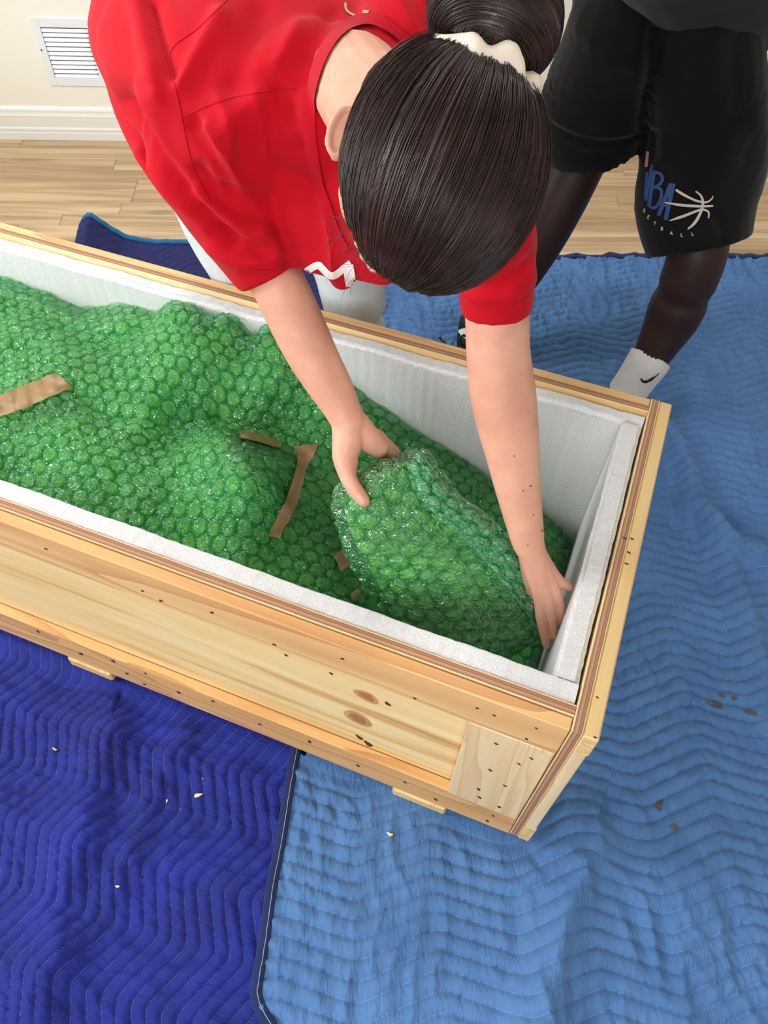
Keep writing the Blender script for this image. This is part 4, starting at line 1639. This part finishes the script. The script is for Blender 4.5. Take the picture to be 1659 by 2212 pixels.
nailpatch(778, 1075, 5.5, 9, -0.55)
for x, y, a in ((1091 + 20, 985, 2.2), (1130, 1060, 2.2), (1146, 1050, 2.6), (1152, 1112, 2.2), (1172, 1146, 3.2), (1140, 1178, 2)):
    d = disc(body_bvh, x, y, a, a * .8, 0.3, 0.0004, 8)
    if d:
        build('mole', d[0], d[1], M['mole'], woman)
for sg in (1, -1):
    e = ell(hd_(sg * .031, .082, -.030), (HR * .012, HF * .012, HU * .012), 14, 10)
    eo = build('eye', e[0], e[1], M['eye'], woman)
    e = ell(hd_(sg * .031, .0912, -.031), (HR * .0055, HF * .0035, HU * .0055), 12, 8)
    build('iris', e[0], e[1], M['iris'], eo)
    v, f = limbw([hd_(sg * .016, .097, -.006), hd_(sg * .032, .095, .001), hd_(sg * .048, .084, -.006)], [.003, .0035, .002], 8)
    build('eyebrow', v, f, M['hair'], woman)
v, f = limbw([hd_(.022, .086, -.094), hd_(.008, .096, -.091), hd_(0, .097, -.093), hd_(-.008, .096, -.091), hd_(-.022, .086, -.094)], [.003, .006, .006, .006, .003], 10)
build('lips', v, f, M['lips'], woman)

# red t-shirt
AX = nrm(LSH - RSH)
sh = [limbw([(-.30, 1.52, .90), (-.285, 1.40, 1.03), (-.235, 1.22, 1.115), (-.16, 1.07, 1.135), (-.105, .98, 1.135)],
            [(.21, .15), (.235, .16), (.225, .145), (.20, .115), (.15, .07)], 28, AX),
      limbw([K(425, 255, .985), K(560, 220, .975), K(705, 205, .985), K(860, 290, .95), K(1015, 420, .895)], [(.064, .066), (.078, .072), (.088, .076), (.078, .068), (.058, .058)], 20, (0, 0, 1)),
      # her right sleeve
      limbw([K(405, 235, .985), K(452, 350, 1.03), K(505, 450, 1.06), K(553, 535, 1.09), K(586, 594, 1.112)], [.072, .076, .070, .0585, .0510], 22, flat=True),
      # flank cloth hanging behind that arm
      limbw([K(330, 60, 1.20), K(345, 190, 1.13), K(385, 330, 1.10), K(450, 440, 1.10)], [.075, .078, .062, .046], 18),
      # chest hanging towards the crate
      limbw([K(735, 300, 1.0), K(745, 440, 1.03), K(742, 550, 1.06), K(742, 598, 1.08)], [(.13, .07), (.12, .06), (.095, .045), (.078, .026)], 26, AX),
      limbw([K(830, 190, .99), K(900, 60, 1.02), K(950, -60, 1.10), K(940, -160, 1.2)], [.07, .078, .085, .09], 18),
      # her left sleeve
      limbw([K(1020, 420, .895), K(1058, 500, .935), K(1070, 580, .965), K(1072, 640, .99), K(1073, 672, 1.004)], [.066, .056, .0505, .0480, .0478], 22, flat=True)]
SV, SF = remesh(join(sh), 0.0042, 12, 0.5)
cr_list = [([(250, 190), (300, 190), (360, 200)], 6, -.002), ([(268, 215), (330, 330), (420, 440), (500, 520)], 11, -.011), ([(300, 330), (370, 420), (450, 490)], 8, .006),
           ([(415, 265), (450, 330), (500, 410), (560, 470)], 10, -.010), ([(440, 280), (490, 370), (545, 450), (600, 540)], 16, .009), ([(430, 370), (470, 430), (540, 470)], 8, -.007),
           ([(420, 420), (480, 480), (560, 510)], 8, .006), ([(430, 460), (500, 520), (580, 545)], 7, -.005), ([(330, 20), (350, 90), (370, 160)], 9, -.008), ([(300, 10), (320, 110), (340, 200)], 13, .006),
           ([(470, 210), (490, 250), (500, 330)], 8, .004), ([(550, 200), (570, 280), (580, 330)], 7, .004), ([(600, 190), (625, 260), (640, 330)], 8, -.004), ([(640, 330), (660, 430), (690, 540)], 18, -.004),
           ([(545, 420), (600, 510), (620, 560)], 12, -.004), ([(690, 440), (705, 520), (720, 600)], 8, .006), ([(480, 40), (430, 120), (390, 190)], 14, .008), ([(560, 20), (520, 110), (500, 180)], 18, -.006), ([(640, 60), (600, 130)], 14, .005),
           ([(720, 30), (680, 80), (655, 130)], 12, -.004), ([(860, 0), (900, 70), (920, 100)], 9, .005), ([(800, 0), (840, 40), (870, 90)], 8, -.004), ([(990, 580), (1060, 560), (1130, 480)], 7, -.005),
           ([(1010, 600), (1070, 590), (1135, 520)], 6, .004), ([(1000, 620), (1080, 620), (1140, 560)], 7, -.004), ([(1020, 640), (1100, 640), (1143, 600)], 6, .003), ([(450, 540), (520, 575), (590, 565)], 7, .004)]
SV = relax(creases(SV, SF, cr_list, 1.8), SF, 5)
# folds and slack all over
ns_ = normals(SV, SF)
SV = SV + ns_ * (0.0022 * fnoise(SV[:, 0] * 26 + SV[:, 2] * 9, SV[:, 1] * 26 - SV[:, 2] * 14, 3) + 0.0035 * fnoise(SV[:, 0] * 11 + SV[:, 2] * 6, SV[:, 1] * 11, 4))[:, None]
shirt = build('t_shirt', SV, SF, M['red'], woman)
shirt_bvh = bvh_of(SV, SF)
both_bvh = bvh_of(*join([(SV, SF), (BV, BF)]))


def ribbon(name, bvh, poly, w, off, mat, parent, n=40, nv=5, label=None, soft=0):
    v, f = stroke(bvh, poly, w, off, n, nv)
    if f:
        if soft:
            v = relax(np.array(v), f, soft)
        o = build(name, v, f, mat, parent)
        if label:
            o['label'] = label
        return o


def cordseam(name, bvh, poly, r, mat, parent, n=50, off=0.0):
    Q = resample(smooth_path(np.array([(*p, 0) for p in poly], float), np.zeros(len(poly)), 6)[0][:, :2], n)
    P = []
    for q in Q:
        h = cast(bvh, q[0], q[1], off)
        if h:
            P.append(h[0])
    if len(P) > 3:
        v, f = tubes(np.array(P)[None], np.full(len(P), r), 6)
        return build_np(name, v, f, mat, parent)


ribbon('collar', both_bvh, [(905, 108), (842, 62), (795, 44), (745, 62), (706, 110), (680, 180), (669, 250), (676, 330), (690, 400), (706, 450), (726, 505), (748, 545)], 30, 0.0035, M['redrib'], shirt, 60, 7, soft=3)
cordseam('seam', shirt_bvh, [(400, 252), (440, 232), (500, 212), (570, 198), (640, 190)], .0012, M['redrib'], shirt)
cordseam('seam', shirt_bvh, [(490, 0), (430, 60), (372, 105), (374, 160), (390, 240), (402, 300), (420, 370), (455, 440)], .0012, M['redrib'], shirt)
cordseam('seam', shirt_bvh, [(540, 580), (590, 583), (634, 560)], .0011, M['redrib'], shirt)
cordseam('seam', shirt_bvh, [(1003, 640), (1040, 664), (1090, 668), (1141, 640)], .0011, M['redrib'], shirt)
cx = lambda x, y: (580 + x * .16878, 520 + y * .16878)
ribbon('chest_print', shirt_bvh, [cx(*p) for p in ((310, 380), (420, 420), (540, 350), (640, 305), (700, 350), (780, 430), (850, 430), (960, 350), (1060, 280))], 15, 0.0016, M['white_print'], shirt, 50)
ribbon('chest_print', shirt_bvh, [cx(1020, 300), cx(1060, 570)], 24, 0.0018, M['white_print'], shirt, 12)
for pl, w in (([(745, 8), (748, 24), (762, 34), (778, 36)], [5, 5, 3]), ([(785, 27), (797, 29)], 8), ([(800, 40), (826, 41)], [3, 2])):
    ribbon('back_print', shirt_bvh, pl, w, 0.0015, M['beige_print'], shirt, 12, 3)
for pl, w in (([(915, -6), (938, 0)], 8), ([(955, -4), (972, 10)], 14)):
    ribbon('back_print', shirt_bvh, pl, w, 0.0015, M['white_print'], shirt, 8, 3)

# pale jeans and shoes
jn = [limbw([(-.30, 1.54, .99), (-.285, 1.54, .88)], [(.17, .12), (.17, .125)], 20, (1, 0, 0)),
      limbw([(-.20, 1.53, .90), (-.135, 1.48, .70), (-.088, 1.44, .50), (-.082, 1.47, .28), (-.075, 1.50, .06)], [.095, .085, .072, .066, .058], 18),
      limbw([(-.40, 1.54, .90), (-.40, 1.51, .72), (-.335, 1.47, .53), (-.31, 1.49, .28), (-.30, 1.52, .06)], [.10, .09, .075, .066, .058], 18)]
JV, JF = remesh(join(jn), 0.007, 5)
jn_n = normals(JV, JF)
JV = JV + jn_n * (0.003 * fnoise(JV[:, 0] * 25, JV[:, 2] * 25 + JV[:, 1] * 12, 6))[:, None]
build('jeans', JV, JF, M['jeans'], woman)
for x, y in ((-.075, 1.47), (-.30, 1.49)):
    v, f = remesh(join([limbw([(x, y + .06, .034), (x, y - .05, .034), (x, y - .13, .026)], [(.038, .030), (.040, .028), (.032, .022)], 14, (1, 0, 0)), ell((x, y + .03, .055), ((.035, 0, 0), (0, .045, 0), (0, 0, .04)))]), 0.006, 4)
    v[:, 2] = np.maximum(v[:, 2], 0.002)
    build('shoe', v, f, M['shoe_sole'], woman)


# hair: cap, strands drawn back to the bun, bun, scrunchie, wisps
RAD = np.array([.0950, .110, .104])


def hdir(az, el):
    """az from the face towards her right side, el up"""
    ce = np.cos(el)
    return np.stack([np.sin(az) * ce, np.cos(az) * ce, np.sin(el)], -1)


def hsurf(d, k=1.0):
    d = d / np.linalg.norm(d, axis=-1)[..., None]
    rr = 1.0 / np.sqrt(((d / RAD) ** 2).sum(-1))
    L = d * (rr * k)[..., None] if np.ndim(k) else d * (rr * k)[..., None]
    return HC + L[..., :1] * HR + L[..., 1:2] * HF + L[..., 2:3] * HU


def hairline(az):
    a = np.abs(np.mod(az + np.pi, 2 * np.pi) - np.pi)
    return np.radians(np.interp(np.degrees(a), [0, 30, 55, 75, 95, 120, 180], [22, 18, 11, 4, 4, -18, -34]))


naz, nel = 120, 40
AZ, TT = np.meshgrid(np.linspace(0, 2 * math.pi, naz, endpoint=False), np.linspace(0, 1, nel), indexing='ij')
EL = hairline(AZ) + (math.pi / 2 - hairline(AZ)) * TT
kk = 0.890 + 0.055 * sstep(0, 0.25, TT)
cap = hsurf(hdir(AZ, EL), kk)
idx = np.arange(naz * nel).reshape(naz, nel)
Fc2 = np.stack([idx[:, :-1], np.roll(idx, -1, 0)[:, :-1], np.roll(idx, -1, 0)[:, 1:], idx[:, 1:]], -1).reshape(-1, 4)
hair = build_np('hair', cap.reshape(-1, 3), Fc2, M['hair'], woman)
BB = K(1036, 150, 0.672)               # where the bun starts
BC = K(1072, 42, 0.668)                # bun centre
q = BB - HC
bdir = nrm(np.array([q @ HR, q @ HF, q @ HU]))
nstr, npt = 8000, 13
az = RNG.uniform(0, 2 * math.pi, nstr)
el0 = hairline(az) + np.abs(RNG.normal(0, 0.05, nstr)) 
d0 = hdir(az, el0)
dot = np.clip(d0 @ bdir, -1, 1)
om = np.arccos(dot)
t = np.linspace(0, 0.90, npt)[None]
so = np.sin(om)[:, None] + 1e-6
P = (np.sin((1 - t) * om[:, None]) / so)[..., None] * d0[:, None] + (np.sin(t * om[:, None]) / so)[..., None] * bdir
lift = 1.0 + RNG.uniform(0, 0.020, nstr)[:, None] + 0.012 * np.sin(RNG.uniform(0, 6, nstr)[:, None] + t * 3) + 0.02 * np.sin(az * 23)[:, None] * 0.35
lift = lift * (0.972 + 0.028 * sstep(0, 0.12, t))
SP = hsurf(P, lift)
# sideways waviness
SP += (RNG.normal(0, 0.0016, (nstr, 1, 3))) * np.sin(t * math.pi)[..., None] + (RNG.normal(0, 0.0007, (nstr, 1, 3))) * np.sin(t * math.pi * 2.5)[..., None]
rad = np.full((nstr, npt), 0.00048)
rad[:, -1] = 0.0003
v, f = tubes(SP, rad, 3)
build_np('hair_strands', v, f, M['hair'], woman)['kind'] = 'stuff'
# bun
bax = nrm(BC - BB)
b1 = nrm(np.cross(bax, FW))
b2 = np.cross(bax, b1)
bn = [ell(BC, (b1 * .060, b2 * .058, bax * .050), 28, 18), limbw([BB - bax * .012, BB + bax * .02, BC], [.036, .037, .045], 20)]
BNV, BNF = remesh(join(bn), 0.004, 4)
bunh = build('hair_bun', BNV, BNF, M['hair'], woman)
paths = []
for k in range(2200):
    lat0 = RNG.uniform(-1.25, 1.2)
    ph = RNG.uniform(0, 2 * math.pi)
    n = 18
    tt = np.linspace(0, RNG.uniform(1.2, 2.6), n)
    lat = lat0 + 0.28 * np.sin(tt * 1.1 + ph) + 0.10 * tt
    kx = 1.0 + RNG.uniform(0, .03) + 0.035 * np.sin(3.0 * lat + ph * 0 + 2.0 * np.cos(tt + ph)) 
    a = ph + tt
    pts = BC + (np.cos(lat) * np.cos(a) * .060 * kx)[:, None] * b1 + (np.cos(lat) * np.sin(a) * .058 * kx)[:, None] * b2 + (np.sin(lat) * .050 * kx)[:, None] * bax
    paths.append(pts)
for k in range(500):                    # base of the bun, combed up from the scrunchie
    a = RNG.uniform(0, 2 * math.pi)
    tt = np.linspace(0, 1, 18)
    rr = .0375 + .012 * tt + RNG.uniform(0, .0015)
    aa_ = a + tt * RNG.uniform(.3, .9)
    paths.append(BB + bax * (-.006 + .055 * tt)[:, None] + (np.cos(aa_) * rr)[:, None] * b1 + (np.sin(aa_) * rr)[:, None] * b2)
paths = np.array(paths)
v, f = tubes(paths, np.full((len(paths), 18), .00052), 3)
build_np('bun_strands', v, f, M['hair'], woman)['kind'] = 'stuff'
# scrunchie
nr, nm = 96, 14
V = []
for i in range(nr):
    a = 2 * math.pi * i / nr
    rm = .0118 + .0012 * math.sin(a * 9 + 1) + .0007 * math.sin(a * 14)
    R0 = .0455 + .0010 * math.sin(a * 9 + 2.2)
    c = BB + bax * (-.010 + .0030 * math.sin(a * 7) + .0015 * math.sin(a * 4)) + (math.cos(a) * b1 + math.sin(a) * b2) * R0
    e1 = math.cos(a) * b1 + math.sin(a) * b2
    for j in range(nm):
        g = 2 * math.pi * j / nm
        w = 1 + 0.12 * math.sin(2 * g + a * 9)
        V.append(c + e1 * rm * w * math.cos(g) + bax * rm * w * 1.05 * math.sin(g))
F = [(i * nm + j, ((i + 1) % nr) * nm + j, ((i + 1) % nr) * nm + (j + 1) % nm, i * nm + (j + 1) % nm) for i in range(nr) for j in range(nm)]
build('scrunchie', V, F, M['scrunchie'], woman)['label'] = 'cream satin scrunchie around the hair bun'
# wisps
wis = []
for k in range(46):
    s = RNG.uniform(0, 1)
    x0, y0 = 765 + 75 * s + RNG.normal(0, 8), 440 + 150 * s + RNG.normal(0, 10)
    ex, ey = RNG.uniform(-120, -20), RNG.uniform(-10, 70)
    d0_ = 0.70 + RNG.uniform(-.02, .04)
    wis.append([K(x0 + ex * tt + 22 * math.sin(tt * 3 + k), y0 + ey * tt * tt + 12 * math.sin(tt * 2.5 + k * 2), d0_ + .03 * tt) for tt in np.linspace(0, 1, 12)])
for k in range(5):
    a = RNG.uniform(-1.2, 0.9)
    x0, y0 = 1150 + 40 * math.cos(a * 2), 170 + 130 * a
    wis.append([K(x0 + RNG.uniform(8, 60) * tt, y0 + 30 * tt + 14 * math.sin(tt * 2.0 + k), .70 + .01 * tt) for tt in np.linspace(0, 1, 12)])
for k in range(9):
    s = RNG.uniform(0, 0.6)
    x0, y0 = 750 + 90 * s, 240 - 120 * s
    wis.append([K(x0 - RNG.uniform(5, 45) * tt, y0 + 25 * math.sin(tt * 3 + k) - 20 * tt, .80 + .02 * tt) for tt in np.linspace(0, 1, 12)])
wis = np.array(wis)
v, f = tubes(wis, np.linspace(.00034, .00014, 12)[None] + np.zeros((len(wis), 1)), 3)
build_np('hair_wisps', v, f, M['hair'], woman)['kind'] = 'stuff'

# ------------------------------------------------------------------ the man
man = empty('person', (0.56, 1.70, 0.0), 0, 'person in black basketball shorts and white socks standing behind the crate', 'person')


def kz(x, y, z, r):
    return (KZ(x, y, z), r)


def limbz(nodes, seg=18, flat=False):
    return limbw([KZ(x, y, z) for x, y, z, r in nodes], [r for *_, r in nodes], seg, flat=flat)


lp = [limbz([(1480, 60, .98, .06), (1524, 350, .690, .055), (1512, 450, .60, .068), (1508, 545, .515, .074), (1458, 675, .335, .0750), (1428, 732, .26, .062), (1398, 785, .19, .050), (1352, 850, .09, .046)]),
      limbz([(1360, 60, .96, .06), (1275, 280, .68, .075), (1232, 380, .57, .078), (1168, 510, .41, .073), (1110, 610, .27, .062), (1050, 690, .15, .048), (1020, 735, .09, .045)]),
      limbz([(1360, 60, .96, .06), (1420, 40, .97, .06), (1480, 60, .98, .06)])]
# feet inside socks and shoes
LV_, LF_ = remesh(join(lp), 0.005, 60)
build('legs', LV_, LF_, M['skinB'], man)
# socks
for nodes in ([(1406, 772, .205, .0590), (1398, 785, .19, .0585), (1375, 818, .14, .0545), (1352, 850, .09, .053)], [(1075, 655, .20, .056), (1050, 690, .15, .055), (1020, 735, .09, .051)]):
    P = np.array([KZ(x, y, z) for x, y, z, r in nodes])
    Qp, Qr = smooth_path(P, [n[3] for n in nodes], 8)
    rr = []
    sg = 60
    V, F = [], []
    for i, (pp, r0) in enumerate(zip(Qp, Qr)):
        T = nrm(Qp[min(i + 1, len(Qp) - 1)] - Qp[max(i - 1, 0)])
        A = nrm(np.cross(T, (0.1, 1, 0.2)))
        B = np.cross(T, A)
        for k in range(sg):
            a = 2 * math.pi * k / sg
            r1 = r0 + (.0011 * math.cos(a * 30) if i > 1 else .001)
            V.append(pp + (A * math.cos(a) + B * math.sin(a)) * r1)
    # folded-in top edge
    n0 = len(Qp)
    for k in range(sg):
        V.append(Qp[0] + (np.array(V[k]) - Qp[0]) * 0.80)
    F = grid_faces(n0, sg, True) + [(k, (k + 1) % sg, n0 * sg + (k + 1) % sg, n0 * sg + k) for k in range(sg)]
    foot = P[-1]
    so_ = build('sock', V, F, M['sock'], man)
    if nodes[0][0] > 1200:
        sock_bvh = bvh_of(V, F)
        ribbon('sock_logo', sock_bvh, [(1385, 817), (1388, 823), (1396, 824), (1408, 818), (1424, 806)], [3, 6, 5, 3, 1.5], 0.0022, M['blackplain'], so_, 20, 3, 'black tick mark on the sock')
        tip = foot + np.array([-.06, -.10, 0])
        tip[2] = .03
        heel = foot + np.array([.01, .03, 0])
        heel[2] = .04
        v, f = remesh(join([limbw([P[-1], (heel + P[-1]) / 2], [.050, .045], 14), limbw([heel, (heel + tip) / 2, tip], [(.038, .038), (.044, .034), (.040, .024)], 14, (1, 0, 0))]), .005, 4)
        v[:, 2] = np.maximum(v[:, 2], .004)
        build('sock_foot', v, f, M['sock'], man)
# black trainer with untied laces on the other foot
f0 = KZ(1020, 738, .06)
heel = f0 + np.array([.03, .05, 0])
tip = f0 + np.array([-.03, -.16, 0])
heel[2], tip[2] = .045, .035
v, f = remesh(join([limbw([heel, (heel + tip) / 2, tip], [(.040, .042), (.044, .036), (.040, .026)], 16, (1, 0, 0)), limbw([f0 + (0, 0, .07), f0], [.050, .050], 16)]), .005, 4)
v[:, 2] = np.maximum(v[:, 2], .004)
shoe = build('shoe', v, f, M['blackplain'], man)
v, f = tubes(np.array([[K(x, y, d) for x, y, d in l] for l in ([(1010, 748, 2.14), (996, 742, 2.12), (993, 730, 2.11), (1002, 724, 2.11), (1010, 730, 2.12)], [(985, 765, 2.10), (968, 748, 2.10), (958, 738, 2.11), (951, 730, 2.12), (949, 728, 2.12)])]), np.full((2, 5), .004), 6)
build_np('shoelace', v, f, M['blackplain'], shoe)

# basketball shorts
sp_ = [limbw([KZ(1440, -60, 1.06), KZ(1425, 40, .96), KZ(1420, 120, .88)], [(.19, .125), (.19, .13), (.17, .12)], 24, (1, 0, 0)),
       limbz([(1350, 60, .96, .125), (1310, 170, .83, .135), (1283, 250, .74, .140), (1282, 300, .675, .140), (1284, 322, .652, .139)], 24, True),
       limbz([(1500, 60, .97, .13), (1520, 230, .80, .142), (1518, 350, .69, .150), (1502, 440, .605, .148), (1508, 532, .520, .126)], 24, True)]
TV, TF = remesh(join(sp_), .006, 8)
TV = creases(TV, TF, [([(1400, 330), (1405, 200), (1420, 60)], 14, -.016), ([(1600, 60), (1590, 200), (1620, 330)], 24, -.006), ([(1460, 70), (1470, 200)], 18, -.005), ([(1540, 60), (1535, 180)], 20, .005),
                      ([(1640, 300), (1600, 380), (1570, 480)], 16, -.005), ([(1250, 60), (1320, 120), (1400, 160)], 26, .005), ([(1200, 180), (1290, 200), (1380, 220)], 30, -.005), ([(1550, 470), (1563, 500), (1558, 530)], 8, -.006)])
tn = normals(TV, TF)
TV = TV + tn * (.0035 * fnoise(TV[:, 0] * 16, TV[:, 2] * 16, 12))[:, None]
shorts = build('shorts', TV, TF, M['black'], man)
sh_bvh = bvh_of(TV, TF)
g = lambda x, y: (1100 + x * .33695, 280 + y * .33695)
for pl, w in (([(935, 262), (900, 495)], 24), ([(935, 272), (975, 285), (985, 325), (955, 362), (930, 368)], 20), ([(935, 368), (978, 385), (972, 450), (940, 500), (905, 492)], 20),
              ([(1040, 345), (960, 550)], 26), ([(1055, 345), (1005, 578)], 28), ([(985, 478), (1030, 490)], 20), ([(920, 225), (880, 455)], 20), ([(888, 270), (876, 420)], 16)):
    ribbon('blue_lettering', sh_bvh, [g(*p) for p in pl], w * .337, 0.0022, M['blue_print'], shorts, 14, 3)
ribbon('pink_print', sh_bvh, [g(892, 140), g(882, 240)], 6, .0022, M['pink_print'], shorts, 8, 3)
for pl, w in (([(1070, 385), (1130, 422), (1200, 455), (1260, 465), (1295, 445), (1304, 425)], [5, 6, 5, 5, 4, 2.5]), ([(1000, 465), (1100, 482), (1220, 490), (1306, 488)], [2.5, 6, 5.5, 4]),
              ([(1030, 582), (1120, 552), (1190, 525), (1235, 511), (1275, 525), (1275, 567)], [2, 6, 6, 5, 4.5, 3]), ([(1195, 394), (1230, 425), (1241, 480), (1218, 548), (1186, 600), (1145, 636)], [3, 5, 5.5, 6, 6.5, 3])):
    ribbon('ball_mark', sh_bvh, [g(*p) for p in pl], w, .0024, M['grey_print'], shorts, 30, 3)
LET = {'T': [[(0, 0), (1, 0)], [(.5, 0), (.5, 1)]], 'B': [[(0, 0), (0, 1)], [(0, 0), (.8, .2), (0, .5)], [(0, .5), (.9, .75), (0, 1)]], 'A': [[(0, 1), (.5, 0)], [(.5, 0), (1, 1)], [(.2, .65), (.8, .65)]],
       'L': [[(0, 0), (0, 1)], [(0, 1), (.8, 1)]], 'E': [[(0, 0), (0, 1)], [(0, 0), (.8, 0)], [(0, .5), (.7, .5)], [(0, 1), (.8, 1)]], 'K': [[(0, 0), (0, 1)], [(0, .5), (.8, 0)], [(0, .5), (.8, 1)]]}
for ch, x, y, an in (('K', 872, 503, .9), ('E', 897, 545, .8), ('T', 934, 585, .65), ('B', 980, 620, .45), ('A', 1036, 648, .25), ('L', 1104, 662, .1), ('L', 1171, 655, -.1)):
    for pl in LET[ch]:
        pts = []
        for a, b in pl:
            a, b = a * 15, b * 21
            pts.append(g(x + a * math.cos(an) - b * math.sin(an) * .4, y + a * math.sin(an) + b))
        pts = [pts[0], ((pts[0][0] + pts[1][0]) / 2, (pts[0][1] + pts[1][1]) / 2), pts[1]] if len(pts) == 2 else pts
        v, f = stroke(sh_bvh, pts, 1.6, .0024, 5, 2)
        if f:
            build('small_lettering', v, f, M['grey_print'], shorts, False)
hd2 = [K(1441, 4, 1.36), K(1437, 22, 1.355), K(1432, 40, 1.35)]
h = cast(sh_bvh, 1436, 22)
if h:
    dd = (h[0] - CAM) @ FW - .006
    v, f = tube([K(1444, 2, dd), K(1438, 22, dd), K(1433, 40, dd)], [.0022, .0028, .0028], 8)
    build('drawstring', v, f, M['sock'], shorts)
# charcoal tee over the waistband
tp = [limbw([KZ(1600, 10, .975), KZ(1560, -60, 1.06), KZ(1500, -250, 1.25), KZ(1490, -420, 1.4)], [(.155, .12), (.19, .145), (.20, .15), (.20, .13)], 24, (1, 0, 0))]
QV, QF = remesh(join(tp), .008, 6)
build('t_shirt', QV, QF, M['tee'], man)
